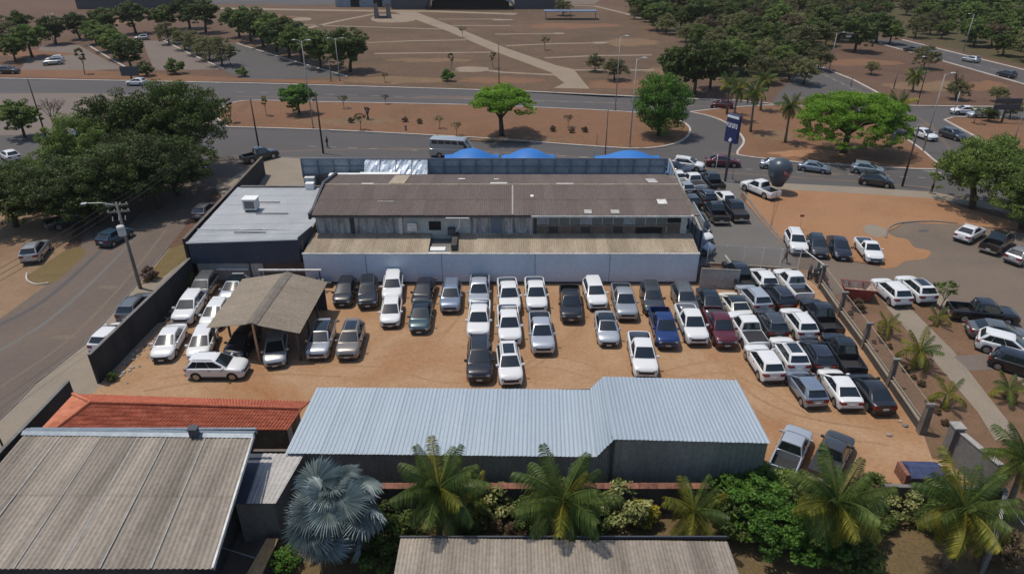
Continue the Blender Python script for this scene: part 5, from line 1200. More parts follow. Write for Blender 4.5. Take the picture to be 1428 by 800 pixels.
part(MB().box(tf0.x+.6,tf1.x-.15,tf0.y-.06,tf0.y+.02,2.78,2.95), 'eave_board', M['tileridge'], T0)
part(MB().box(tf0.x+.3,tf1.x-.3,tf0.y+.5,tb0.y-.5,0,2.75), 'wall', M['brickwall'], T0); part(MB().box(tf1.x-.3,tf1.x-.1,tf0.y+.4,tf0.y+.62,0,2.8), 'corner_post', M['offwhite'], T0)
# ---- big grey roof, lower left
H0 = empty('grey_roofed_building', (-20.5,25,0), 0, 'building with large weathered grey corrugated roof in the lower left corner', 'building')
g0, g1 = G(36,604,5.0), G(352,608,5.0); g2 = G(292,800,4.75); g3 = Vector((g0.x+.3, g2.y+.25, 4.75)); g2.y = g3.y-.0
sheets(H0, H0, g3, g2, g1, g0, M['fibro_grey'], 1.05, pitch=.26, amp=.03, rows=2)
def strip_on(u, m='conclight'):
    p0 = g3.lerp(g2,u); p1 = g0.lerp(g1,u); d = Vector((.032,0,0)); z = Vector((0,0,.085)); part(MB().quad(p0-d+z,p0+d+z,p1+d+z,p1-d+z), 'joint_strip', M[m], H0)
for u in (.165,.345,.505,.63,.80): strip_on(u)
part(MB().add([g0+Vector((-.1,-.25,.10)), g1+Vector((.1,-.25,.10)), g1+Vector((.1,.0,.20)), g0+Vector((-.1,.0,.20))], [(0,1,2,3)]), 'ridge_flashing', M['flash'], H0)
part(MB().add([g0+Vector((-.1,.0,.21)), g1+Vector((.1,.0,.21)), g1+Vector((.1,.32,.12)), g0+Vector((-.1,.32,.12))], [(0,1,2,3)]), 'ridge_flashing', M['flash'], H0)
part(MB().box(g0.x,g1.x,g0.y+.3,g0.y+.45,4.7,5.05), 'gutter', M['flash'], H0)
part(MB().add([g1+Vector((0,.1,.12)), g1+Vector((.1,.1,.12)), g2+Vector((.1,0,.12)), g2+Vector((0,0,.12)), g1+Vector((.1,.1,-.1)), g2+Vector((.1,0,-.1))], [(0,1,2,3),(1,4,5,2)]), 'verge', M['offwhite'], H0)
c = G(272,604,5.2); part(MB().box(c.x-.22,c.x+.22,c.y-.25,c.y+.1,5.1,5.62).box(c.x-.26,c.x+.26,c.y-.3,c.y+.15,5.62,5.68), 'vent', M['dsteel'], H0)
part(MB().box(g0.x+.9,g1.x-.9,g2.y+.9,g0.y-.2,0,4.7), 'wall', M['cinder'], H0)
# lean-to and court to its right
L0 = empty('lean_to', (-13.6,28.5,0), 0, 'small lean-to with pale ribbed roof between the grey roof and the fan palm', 'lean-to')
l0, l1, l2, l3 = G(367,632,3.1), G(424,633,3.1), G(384,702,2.9), G(343,702,2.9)
sheets(L0, L0, l3, l2, l1, l0, M['fibro_pale'], .9, pitch=.2, amp=.02)
n0 = G(345,632,3.08); n3 = G(326,702,2.88); part(MB().quad(n3, l3, l0, n0), 'dark_sheet', M['navy'], L0)
part(MB().box(n3.x+.05,l2.x-.1,l3.y+.08,l0.y-.1,0,2.8), 'wall', M['conc'], L0)
part(MB().box(l0.x-.7,l1.x,l0.y+.3,l0.y+.5,0,3.0), 'rear_wall', M['brickwall'], L0)
wb = empty('board_walkway', (-11.6,23,0), 0, 'orange-brown boarded strip beside the dark court at the bottom', 'boards')
a, b_, c, d = G(372,750,.9), G(389,750,.9), G(362,806,.9), G(340,806,.9)
for i in range(4):
    p0 = a.lerp(b_, i/4); p1 = a.lerp(b_, (i+.94)/4); q0 = d.lerp(c, i/4); q1 = d.lerp(c, (i+.94)/4)
    part(poly_wall([q0,q1,p1,p0], (0,0,-.08)), 'board', M['wood'], wb)
part(MB().box(b_.x-1.0,b_.x-.15,22.2,a.y-.1,0,.8), 'base', M['cinder'], wb)
sheet('dark_court', [(300,700),(372,735),(350,830),(270,830)], M['street'], .024)
tag(MB().tube([G(300,760,1.6),G(332,770,1.5),G(355,777,1.4)], .02, 4).build('clothes_line', M['steel']), 'thin line strung across the dark court at the bottom', 'line')
# ---- bottom roof
Q0 = empty('low_grey_building', (2.6,21,0), 0, 'building with a flat-looking grey-brown corrugated roof at the bottom edge', 'building')
q0, q1 = G(559,750,3.0), G(1014,755,3.0); q2 = Vector((q1.x+.05,16.5,3.1)); q3 = Vector((q0.x,16.5,3.1))
sheets(Q0, Q0, q3, q2, q1, q0, M['fibro_grey'], 1.05, pitch=.18, amp=.02)
part(MB().box(q0.x+.3,q1.x-.3,17,q0.y-.35,0,2.9), 'wall', M['cinder'], Q0); part(MB().box(q0.x-.05,q1.x+.05,q0.y-.02,q0.y+.06,2.9,3.12), 'eave_board', M['dsteel'], Q0)
# ---------------------------------------------------------------- fences, furniture, small things
def mesh_panel(A, B, z0, z1, root, sp=.22, w=.011, m='steel'):
    A = Vector(A); B = Vector(B); L = (Vector((B.x,B.y,0))-Vector((A.x,A.y,0))).length; H_ = z1-z0; mb = MB(); d = (B-A).normalized(); d.z = 0
    n = int((L+H_)/sp)
    def pt(s, z): p = A+d*s; return Vector((p.x, p.y, z))
    for sg in (1,-1):
        for i in range(n+1):
            s0 = i*sp - H_; a0, b0 = (s0, z0), (s0+H_, z1)
            t0 = max(0, -s0/H_); t1 = min(1, (L-s0)/H_)
            if t1 <= t0: continue
            za, zb_ = (z0+t0*H_, z0+t1*H_) if sg == 1 else (z1-t0*H_, z1-t1*H_)
            p, q = pt(s0+t0*H_, za), pt(s0+t1*H_, zb_); wv = Vector((0,0,w))
            mb.add([p-wv, q-wv, q+wv, p+wv], [(0,1,2,3)])
    o = part(mb, 'wire_mesh', M[m], root); o['kind'] = 'stuff'; return o
# right hand boundary fence
RF = empty('boundary_fence', (28.4,47,0), 0, 'fence of tall concrete posts, wire mesh and low wall right of the yard', 'fence')
pp = [G(1160,432), G(1176,452), G(1203,486), G(1239,538), G(1284,603)]; pp[0] = G(1143,402); pp[1] = G(1170,441)
for i, p in enumerate(pp):
    wd = .17 if i < 4 else .24; mb = MB()
    mb.add([(p.x-wd,p.y-wd,0),(p.x+wd,p.y-wd,0),(p.x+wd,p.y+wd,0),(p.x-wd,p.y+wd,0),(p.x-wd*.8,p.y-wd*.8,2.3),(p.x+wd*.8,p.y-wd*.8,2.3),(p.x+wd*.8,p.y+wd*.8,2.3),(p.x-wd*.8,p.y+wd*.8,2.3)], [(4,5,6,7),(0,1,5,4),(1,2,6,5),(2,3,7,6),(3,0,4,7)])
    part(mb, 'post', M['brickwall'], RF); part(MB().box(p.x-.28,p.x+.3,p.y-.13,p.y+.13,2.3,2.4), 'post_cap', M['conc'], RF)
for a, b_ in zip(pp, pp[1:]):
    part(poly_wall([(a.x-.1,a.y-.2,0),(b_.x-.1,b_.y+.2,0),(b_.x-.1,b_.y+.2,.62),(a.x-.1,a.y-.2,.62)], (.2,0,0)), 'low_wall', M['cinder'], RF)
    part(poly_wall([(a.x-.14,a.y-.2,.625),(b_.x-.14,b_.y+.2,.625),(b_.x-.14,b_.y+.2,.69),(a.x-.14,a.y-.2,.69)], (.28,0,0)), 'coping', M['walk'], RF)
    part(MB().tube([(a.x,a.y,.95),(b_.x,b_.y,.95)], .035, 5), 'lower_rail', M['fibro_tan'], RF); part(MB().tube([(a.x+.1,a.y,2.2),(b_.x+.1,b_.y,2.2)], .028, 5), 'top_rail', M['fibro_tan'], RF)
    mesh_panel((a.x+.05,a.y,0), (b_.x+.05,b_.y,0), .7, 2.2, RF)
# mesh fence across the lane and leaning gate leaf
MF = empty('mesh_fence', (24.5,60,0), 0, 'see-through mesh fence with white posts across the end of the lane', 'fence')
a = G(985,369); b_ = G(1112,377); n = 5
for i in range(n+1):
    p = a.lerp(b_, i/n); part(MB().tube([(p.x,p.y,0),(p.x,p.y,2.2)], .04, 6), 'post', M['white'], MF)
    if i < n: q = a.lerp(b_, (i+1)/n); mesh_panel(p, q, .2, 2.15, MF, .2)
part(MB().tube([a+Vector((0,0,2.18)), b_+Vector((0,0,2.18))], .022, 5), 'top_rail', M['steel'], MF); part(poly_wall([a, b_, b_+Vector((0,0,.2)), a+Vector((0,0,.2))], (0,.15,0)), 'kerb_wall', M['fibro_tan'], MF)
GT = empty('mesh_gate', (28,58,0), 0, 'tall mesh gate leaf with a bright top rail, beside the motorcycles', 'gate')
a = G(1112,377); b_ = pp[0]
for p in (a, a.lerp(b_,.5), b_): part(MB().tube([(p.x,p.y,0),(p.x,p.y,2.35)], .035, 6), 'upright', M['steel'], GT)
mesh_panel(a, b_, .1, 2.3, GT, .16, .010, 'dsteel'); part(MB().tube([a+Vector((0,0,2.35)), b_+Vector((0,0,2.35))], .05, 6), 'top_rail', M['offwhite'], GT); part(MB().tube([a+Vector((0,0,.12)), b_+Vector((0,0,.12))], .03, 6), 'bottom_rail', M['steel'], GT)
# walls right of the yard gate, garden wall at the right
w1 = wall('gate_pier_wall', G(1322,640), G(1378,690), 2.3, .3, M['conc'], 'stained concrete wall running down from the yard gate at the lower right', M['conclight'])
p = G(1320,640); part(MB().box(p.x-.3,p.x+.3,p.y-.2,p.y+.4,0,2.55), 'pier', M['conc'], w1); part(MB().box(p.x-.36,p.x+.36,p.y-.26,p.y+.46,2.55,2.65), 'pier_cap', M['conclight'], w1)
a = G(1228,668,1.9); b_ = G(1398,676,1.9); wall('garden_wall', (a.x,29.0,0), (b_.x,28.7,0), 1.9, .2, M['cinder'], 'dark garden wall behind the cream-leaved bush, right of the pickup palm', M['conc'])
wall('garden_wall', (b_.x,28.7,0), (G(1372,760,1.5).x,24.6,0), 1.8, .18, M['conc'], 'short garden wall running towards the camera at the lower right', M['conclight'])
wl = empty('white_rail', G(1398,690), 0, 'white diagonal stay beside the right garden wall', 'rail'); q = G(1434,745)
part(MB().tube([G(1392,682,1.8), G(1436,742,.1)], .035, 5), 'stay', M['white'], wl)
# red skip
def skip(px, py, rz, L, Wd, H_, m, inner, label, ends=None, name='skip'):
    e = empty(name, G(px,py)+Vector((0,0,.016)), rz, label, 'skip'); l, w = L/2, Wd/2; t = .05
    mb = MB(); o = [(-l*.62,-w*.8,.08),(l*.62,-w*.8,.08),(l*.62,w*.8,.08),(-l*.62,w*.8,.08)]; tp = [(-l,-w,H_),(l,-w,H_),(l,w,H_),(-l,w,H_)]
    ti = [(-l+t,-w+t,H_),(l-t,-w+t,H_),(l-t,w-t,H_),(-l+t,w-t,H_)]; oi = [(-l*.6+t,-w*.75,.16),(l*.6-t,-w*.75,.16),(l*.6-t,w*.75,.16),(-l*.6+t,w*.75,.16)]
    V = o+tp+ti+oi; fs = [(0,3,2,1)]; f1 = []
    for k in range(4): j = (k+1)%4; fs += [(k,j,4+j,4+k),(4+k,4+j,8+j,8+k)]; f1 += [(8+k,8+j,12+j,12+k)]
    mb.add(V, fs, 0); n = len(mb.v); mb.f += f1+[(12,13,14,15)]; mb.m += [1]*5
    mb.build('hopper', [m, inner], e)
    for s_ in (-1,1):
        for x in (-l*.45, l*.45): MB().box(x-.04,x+.04,*sorted((s_*w*.86, s_*(w*.98))),.15,H_-.08).build('rib', m, e)
        MB().box(-l*1.0,l*1.0,*sorted((s_*(w-.02),s_*(w+.05))),H_-.07,H_+.02).build('rim', m, e)
        MB().tube([(s_*l*.8,-w*.9,H_*.72),(s_*l*.8,-w-.1,H_*.72)], .05).build('lug', M['dsteel'], e)
    vs = []; nx = 9
    for i in range(nx):
        for j in range(nx): u = -1+2*i/(nx-1); v = -1+2*j/(nx-1); vs.append((u*l*.78, v*w*.86, H_*.42+.22*(1-u*u)*(1-v*v)+rs.uniform(-.05,.05)))
    MB().add(vs, [(i*nx+j,i*nx+j+1,(i+1)*nx+j+1,(i+1)*nx+j) for i in range(nx-1) for j in range(nx-1)]).build('load', inner, e)
    return e
M['skipred'] = weathered('skip_red', (.20,.035,.025), (.33,.07,.05), 1.5, rough=.7); M['skipblue'] = weathered('skip_blue', (.03,.04,.095), (.055,.075,.155), 1.5, rough=.6); M['rubble'] = weathered('rubble_load', (.22,.15,.12), (.50,.42,.36), 2.5, rough=.95)
skip(1193, 415, R(-12), 2.7, 1.8, 1.25, M['skipred'], M['rubble'], 'open red skip half filled with rubble on the car park edge')
bs = empty('blue_container', G(1283,668), R(-2), 'low dark blue covered container with orange ends behind the garden wall', 'container')
l, w = 1.05, .75
MB().add([(-l,-w*.7,0),(l,-w*.7,0),(l,w*.7,0),(-l,w*.7,0),(-l,-w,.75),(l,-w,.75),(l,w,.75),(-l,w,.75)], [(0,1,5,4),(1,2,6,5),(2,3,7,6),(3,0,4,7),(0,3,2,1)]).build('body', M['skipblue'], bs)
MB().add([(-l,-w,.76),(l,-w,.76),(l,w,.76),(-l,w,.76),(-l*.96,-.1,1.12),(l*.96,-.1,1.12)], [(0,1,5,4),(1,2,5),(2,3,4,5),(3,0,4)]).build('lid', M['skipblue'], bs)
MB().box(-l-.25,-l-.01,-w*.8,w*.8,0,.85).build('end_plate', M['oldtile'], bs); MB().box(-l*.98,l*.98,-w-.05,-w+.0,.30,.38).build('rib', M['skipblue'], bs)
tag(MB().box(-.28,.28,-.3,.3,0,.75).build('crate', M['fibro_tan'], loc=G(1322,672)), 'tan crate at the right end of the blue container', 'crate')
tag(MB().box(-.22,.22,-.2,.2,0,.35).build('crate', M['offwhite'], loc=G(1306,655)), 'small pale crate behind the blue container', 'crate')
# ---- poles, lamps, wires
def height(bx, by, ty):
    Y = G(bx,by).y; m = (ty-400)/FPX; return CAM_H - Y*(_s+m*_c)/(_c-m*_s)
def pole(bx, by, ty, r, m, label, cat='pole', name='utility_pole', arms=0, lamp=None, group=None, rz=0, z=0):
    h = height(bx,by,ty); e = empty(name, G(bx,by)+Vector((0,0,z)), rz, label, cat, group)
    MB().tube([(0,0,-.05),(0,0,h)], [r, r*.6], 8).build('shaft', M[m], e, True)
    if name != 'utility_pole': MB().lathe([(r*2.2,0),(r*2.0,.18),(r*1.1,.22)], 8).build('base', M['conc'], e)
    for k in range(arms):
        MB().box(-.9,.9,-.06,.06,h-.35-k*.6,h-.22-k*.6).build('crossarm', M['pole'], e)
        for x in (-.8,-.3,.3,.8): MB().lathe([(.03,0),(.06,.06),(.04,.16)], 6, c=(x,0,h-.22-k*.6)).build('insulator', M['offwhite'], e)
    for dx in (lamp or []):
        MB().tube([(0,0,h-.3),(dx*.5,0,h+.05),(dx,0,h+.12)], [.04,.035,.03], 5).build('arm', M['steel'], e)
        MB().add([(dx-.12,-.11,h+.07),(dx+.55*np.sign(dx),-.09,h+.10),(dx+.55*np.sign(dx),.09,h+.10),(dx-.12,.11,h+.07),(dx-.05,-.08,h+.19),(dx+.45*np.sign(dx),-.06,h+.18),(dx+.45*np.sign(dx),.06,h+.18),(dx-.05,.08,h+.19)],
                 [(0,1,2,3),(4,5,6,7),(0,1,5,4),(1,2,6,5),(2,3,7,6),(3,0,4,7)]).build('lamp_head', M['white'], e)
    return e, h
tp, th = pole(196,402,282,.17,'pole','thick utility pole carrying a transformer and a street lamp over the side street', arms=2, lamp=[-2.2], rz=R(15))
MB().lathe([(.30,0),(.33,.1),(.33,.85),(.22,.95)], 12, c=(-.05,-.5,th-2.9)).build('transformer', M['offwhite'], tp, True, 40)
MB().box(-.25,.25,-.5,-.1,th-2.5,th-2.4).build('bracket', M['dsteel'], tp)
for k in range(3): MB().tube([(-.6+.5*k,-.2,th-1.6),(-.5+.5*k,-.25,th-1.2)], .035, 5).build('fuse_holder', M['white'], tp)
pole(361,206,138,.14,'poledark','dark utility pole at the corner of the side street and the avenue')
pole(451,214,128,.15,'poledark','brown utility pole standing behind the crumpled foil sheets')
pole(64,190,110,.13,'poledark','dark pole leaning over the leafless grey tree at the left')
LP = 'street lamps of the avenue'
pole(437,180,58,.10,'conclight','tall pale lamp post at the left end of the median', 'street lamp','street_lamp', lamp=[-.9,.9], z=.12)
pole(474,113,54,.12,'conclight','double-armed lamp post at the near end of the big diagonal tree row','street lamp','street_lamp', lamp=[-1.2,1.2])
pole(462,114,85,.12,'pole','short grey post left of the double-armed lamp post')
pole(858,154,52,.10,'conclight','tall pale lamp post left of the round bright tree, nearer the plaza','street lamp','street_lamp', lamp=[.9], z=.12)
pole(878,206,83,.10,'conclight','tall pale lamp post at the near kerb beside the round bright tree','street lamp','street_lamp', lamp=[.9], z=.12)
pole(843,232,153,.08,'poledark','thin dark post behind the widest blue tent')
pole(696,121,60,.10,'poledark','dark post on the plaza edge left of the flat-topped tree')
pole(1258,260,176,.15,'poledark','dark thick pole between the avenue and the sand plot')
pole(1287,212,103,.10,'conclight','pale lamp post standing at the island corner by the junction','street lamp','street_lamp', lamp=[.9])
pole(1279,147,80,.10,'poledark','dark lamp post beside the small palm on the dry field','street lamp','street_lamp', lamp=[-.9])
pole(1156,100,46,.12,'conclight','lamp post with a curved arm at the kerb of the cross road','street lamp','street_lamp', lamp=[1.3])
pole(1343,73,20,.13,'conclight','tall lamp post standing before the woodland beyond the highway','street lamp','street_lamp', lamp=[-1])
pole(76,63,20,.13,'conclight','lamp post with a side arm over the upper left car park','street lamp','street_lamp', lamp=[1.6])
pole(1140,22,-5,.13,'conclight','pale lamp post inside the far woodland','street lamp','street_lamp', lamp=[1])
pole(1328,164,128,.08,'steel','grey post with small white box at the junction', 'post','signal_post')
pole(1186,122,108,.10,'dsteel','short dark post in red earth by the cross road kerb','post','signal_post')
pole(1246,124,103,.12,'dsteel','dark lamp stump with a box, on the dry field by the junction','post','signal_post')
pole(12,640,590,.07,'poledark','dark bent post at the left edge above the grey roof','post','signal_post')
pole(1402,230,155,.10,'pole','grey pole on the right island behind the big tree')
pole(997.5,241,215,.05,'white','short white post at the entrance of the lane','post','sign_post')
pole(611,212,184,.05,'dsteel','thin sign post on the near kerb left of the minibus','post','sign_post')
pole(457,204,186,.05,'dsteel','short sign post on the near carriageway edge by the median','post','sign_post')
pole(832,203,186,.05,'wine' if 'wine' in M else 'dsteel','short reddish post at the near edge of the median','post','sign_post')
pole(1021,250,238,.05,'dsteel','short dark post at the foot of the tall blue sign','post','sign_post')
def wire(A, B, sag, label, r=.018):
    A = Vector(A); B = Vector(B); pts = [A.lerp(B,t/14)+Vector((0,0,-4*sag*(t/14)*(1-t/14))) for t in range(15)]
    tag(MB().tube(pts, r, 4).build('power_line', M['wire']), label, 'cable', 'power lines along the side street')
P0 = G(196,402); P9 = G(361,206); h9 = height(361,206,138)
for k, lb in enumerate(('left','middle','right')):
    wire((P0.x-.8+.8*k,P0.y,th-.2), (P9.x-.3+.3*k,P9.y,h9-.1), .7, f'{lb} cable from the transformer pole to the street corner pole')
    wire((P0.x-.8+.8*k,P0.y,th-.2), (P0.x-9-.8+.8*k,P0.y-40,th-.2), 1.0, f'{lb} cable from the transformer pole towards the lower left')
# tall blue sign
e = empty('totem_sign', G(1011,253), R(-58), 'tall dark blue sign with white lettering on a pole at the lane entrance', 'sign')
h = height(1011,253,160)
MB().tube([(0,0,0),(0,0,h-3.6)], .16, 8).build('pole', M['dsteel'], e); M['signblue'] = mat('sign_blue', (.018,.020,.085), .4)
MB().box(-.95,.95,-.24,.24,h-3.5,h).build('panel', M['signblue'], e)
for s_ in (-1,1):
    y0, y1 = sorted((s_*.242, s_*.262))
    MB().box(-.93,.93,*sorted((s_*.242,s_*.262)),h-.42,h-.10).build('white_band', M['white'], e)
    mb = MB(); x = -.85
    for k, w_ in enumerate((.24,.24,.20,.26,.22,.24)):
        z0, z1 = h-1.62, h-1.05
        mb.box(x,x+.07,y0,y1,z0,z1)
        if k % 2 == 0: mb.box(x+.075,x+w_-.03,y0,y1,z1-.12,z1).box(x+.075,x+w_-.06,y0,y1,z0+.24,z0+.34)
        else: mb.box(x+w_-.08,x+w_-.02,y0,y1,z0,z1).box(x+.075,x+w_-.085,y0,y1,z0,z0+.11)
        x += w_+.06
    o = mb.build('lettering', M['white'], e); o['kind'] = 'stuff'
    MB().add([(-.28,y0,h-3.25),(.05,y0,h-3.45),(.30,y0,h-3.05),(-.02,y0,h-2.85),(-.28,y1,h-3.25),(.05,y1,h-3.45),(.30,y1,h-3.05),(-.02,y1,h-2.85)], [(0,1,2,3),(4,5,6,7),(0,1,5,4),(1,2,6,5),(2,3,7,6),(3,0,4,7)]).build('emblem', M['white'], e)
# balloon over the white pickup
M['balloon'] = mat('balloon_skin', (.045,.065,.085), .35)
c = G(1082,268); e = empty('advertising_balloon', (c.x,c.y,1.15), 0, 'big dark round advertising balloon rising from the white pickup bed', 'balloon')
prof = [(.75,-.3),(.95,.15),(1.25,.75),(1.50,1.4),(1.60,2.1),(1.57,2.7),(1.35,3.2),(.9,3.6),(.4,3.78),(.02,3.82)]
MB().lathe(prof, 28).build('envelope', M['balloon'], e, True)
M['pinkmark'] = mat('balloon_print', (.42,.16,.17), .5); mb = MB(); vs = []
for k in range(13):
    t = k/12; a = lerp(-1.62,-.72,t); z = lerp(2.28,1.50,t); wv = .16+.10*math.sin(t*9); 
    for zz in (z+wv, z-wv):
        r_ = 1.62 if zz > 2.1 else lerp(1.52,1.62,(zz-1.4)/.7); vs.append((math.cos(a)*(r_+.012), math.sin(a)*(r_+.012), zz))
mb.add(vs, [(2*k,2*k+1,2*k+3,2*k+2) for k in range(12)]); mb.build('print', M['pinkmark'], e); e.scale = (.88,.88,.84)
q = G(1074,320); tag(MB().tube([(c.x,c.y-.3,1.4),(q.x,q.y,0)], .02, 4).build('tether', M['wire']), 'thin tether from the round balloon down to the sand', 'cable')
# small signs and boards
e = empty('road_sign', G(1240,214), R(10), 'pale green rectangular sign at the edge of the vivid green tree', 'sign'); MB().tube([(0,0,0),(0,0,2.2)], .05).build('post', M['steel'], e); MB().box(-.45,.45,-.03,.03,1.2,2.9).build('panel', M['panel'], e)
e = empty('flag_marker', G(1115,320), 0, 'small dark red marker on a thin stick behind the white SUV on the sand', 'marker'); MB().tube([(0,0,0),(0,0,1.6)], .02, 4).build('stick', M['steel'], e); MB().box(-.25,.2,-.02,.02,1.5,1.75).build('panel', M['skipred'], e)
def billboard(px, py, w, z0, z1, n, label):
    e = empty('billboard', G(px,py), 0, label, 'billboard'); MB().tube([(0,0,0),(0,0,z1)], .18, 8).build('post', M['poledark'], e)
    for k in range(n): MB().box(-w/2,w/2,-.2,-.05,lerp(z0,z1,k/n)+.1,lerp(z0,z1,(k+1)/n)-.05).build('panel', M['dsteel'], e)
billboard(184,112,3.8,.8,2.9,1,'small dark billboard just behind the white hatchback on the avenue'); billboard(1396,172,4.4,2.2,4.2,2,'black two-panel billboard on a post on the right island')
# person by the mesh fence
def person(loc, rz, label, shirt, trousers, h=1.7, stride=.28, skin=(.16,.08,.05)):
    e = empty('person', loc, rz, label, 'person'); s = h/1.7
    J = dict(pel=(0,0,.92), waist=(0,0,1.08), chest=(0,0,1.30), neck=(0,0,1.46), head=(0,.01,1.55), top=(0,.015,1.68), hl=(.09,0,.90), hr=(-.09,0,.90),
        kl=(.10,stride*.45,.50), kr=(-.10,-stride*.15,.50), al=(.10,stride*.8,.09), ar=(-.10,-stride,.12), tl=(.10,stride*.8+.17,.03), tr=(-.10,-stride+.15,.04),
        sl=(.18,0,1.40), sr=(-.18,0,1.40), el=(.24,-.10,1.15), er=(-.24,.10,1.15), wl=(.23,.02,.93), wr=(-.23,.26,.98), fl=(.23,.05,.84), fr=(-.23,.33,.92))
    B_ = [('pel','waist'),('waist','chest'),('chest','neck'),('neck','head'),('head','top'),('pel','hl'),('pel','hr'),('hl','kl'),('hr','kr'),('kl','al'),('kr','ar'),('al','tl'),('ar','tr'),('chest','sl'),('chest','sr'),('sl','el'),('sr','er'),('el','wl'),('er','wr'),('wl','fl'),('wr','fr')]
    rad = dict(pel=.12,waist=.115,chest=.14,neck=.055,head=.085,top=.075,hl=.085,hr=.085,kl=.055,kr=.055,al=.038,ar=.038,tl=.035,tr=.035,sl=.06,sr=.06,el=.04,er=.04,wl=.028,wr=.028,fl=.03,fr=.03)
    def grow(keys, bones, dr, name, col, rough=.8):
        ks = list(keys); me = bpy.data.meshes.new(name); me.from_pydata([Vector(J[k])*s for k in ks], [(ks.index(a), ks.index(b)) for a, b in bones], [])
        o = bpy.data.objects.new(name, me); COL.objects.link(o); md = o.modifiers.new('s', 'SKIN'); sv = me.skin_vertices[0].data
        for i, k in enumerate(ks): sv[i].radius = ((rad[k]+dr)*s,)*2
        sv[0].use_root = True; o.modifiers.new('d', 'SUBSURF').levels = 1
        dg = bpy.context.evaluated_depsgraph_get(); m2 = bpy.data.meshes.new_from_object(o.evaluated_get(dg)); bpy.data.objects.remove(o); m2.name = name
        m2.materials.clear(); m2.materials.append(mat(name, col, rough)); r_ = link(m2, name, e); m2.polygons.foreach_set('use_smooth', [True]*len(m2.polygons)); return r_
    grow(J, B_, 0, 'body', skin)
    grow(['waist','chest','sl','sr','el','er','pel'], [('pel','waist'),('waist','chest'),('chest','sl'),('chest','sr'),('sl','el'),('sr','er')], .014, 'shirt', shirt)
    grow(['pel','hl','hr','kl','kr','al','ar'], [('pel','hl'),('pel','hr'),('hl','kl'),('hr','kr'),('kl','al'),('kr','ar')], .014, 'trousers', trousers)
    grow(['al','tl'], [('al','tl')], .01, 'shoe', (.02,.02,.02)); grow(['ar','tr'], [('ar','tr')], .01, 'shoe', (.02,.02,.02))
    hm = MB().lathe([(.02,1.72*s),(.07,1.71*s),(.098,1.66*s),(.10,1.60*s)], 10, c=(0,-.005,0)); hm.build('hair', mat('hair', (.01,.008,.007), .7), e, True)
    return e
person(G(1094,367), R(-100), 'person in a dark reddish shirt walking behind the mesh fence', (.10,.03,.035), (.03,.03,.04))
person(G(1298,270), R(70), 'person in dark clothes at the pavement by the big round tree', (.02,.02,.025), (.02,.02,.02), stride=.1)
person(G(457,206), R(90), 'person in dark clothes at the roadside behind the screen wall', (.02,.02,.03), (.03,.03,.03), stride=.15)
# motorcycles
def motorcycle(loc, rz, label, col):
    e = empty('motorcycle', loc, rz, label, 'motorcycle', 'motorcycles parked outside the mesh gate')
    for x in (-.65,.65):
        w_ = MB().lathe([(.20,-.05),(.29,-.05),(.30,0),(.29,.05),(.20,.05)], 16, 'y').build('wheel', M['rubber'], e, loc=(x,0,.30)); MB().lathe([(.05,-.03),(.19,-.012),(.19,.012),(.05,.03)], 12, 'y').build('rim', M['rim'], w_)
    pm = mat('tank_paint', col, .3, .2, .5)
    MB().add([(-.05,-.12,.72),(.42,-.14,.78),(.42,.14,.78),(-.05,.12,.72),(0,-.09,.90),(.34,-.10,.98),(.34,.10,.98),(0,.09,.90)], [(0,3,2,1),(4,5,6,7),(0,1,5,4),(1,2,6,5),(2,3,7,6),(3,0,4,7)]).build('tank', pm, e)
    MB().add([(-.75,-.10,.80),(-.02,-.13,.74),(-.02,.13,.74),(-.75,.10,.80),(-.75,-.08,.90),(-.05,-.11,.83),(-.05,.11,.83),(-.75,.08,.90)], [(0,3,2,1),(4,5,6,7),(0,1,5,4),(1,2,6,5),(2,3,7,6),(3,0,4,7)]).build('seat', M['rubber'], e)
    MB().box(-.15,.25,-.14,.14,.28,.62).build('engine', M['dsteel'], e); MB().tube([(.1,-.18,.35),(-.3,-.2,.30),(-.85,-.2,.42)], [.03,.05,.06], 7).build('exhaust', M['chrome'], e)
    MB().tube([(.65,-.08,.3),(.45,-.07,.95)], .025).tube([(.65,.08,.3),(.45,.07,.95)], .025).build('fork', M['chrome'], e); e.children[-1]['kind'] = 'stuff'
    MB().tube([(.30,-.36,1.06),(.42,-.15,1.02),(.42,.15,1.02),(.30,.36,1.06)], .02, 5).build('handlebar', M['chrome'], e); MB().lathe([(.02,0),(.09,.02),(.10,.12)], 10, 'y', (.52,-.06,.88)).build('headlight', M['lamp'], e)
    MB().add([(-.95,-.08,.60),(-.45,-.1,.72),(-.45,.1,.72),(-.95,.08,.60)], [(0,1,2,3)]).build('rear_mudguard', pm, e); MB().box(.42,.90,-.07,.07,.615,.635).build('front_mudguard', pm, e)
for (x, y, a, col, lb) in [(1128,385,60,(.01,.01,.012),'black motorcycle nearest the mesh gate'),(1136,389,75,(.02,.02,.03),'dark motorcycle second from the mesh gate'),(1143,384,50,(.5,.5,.5),'motorcycle with a pale tank behind the others'),(1149,396,80,(.25,.03,.03),'red motorcycle nearest the fence posts'),(1140,379,65,(.03,.03,.03),'black motorcycle farthest from the fence')]:
    motorcycle(G(x,y)+Vector((0,0,.012)), R(a), lb, col)
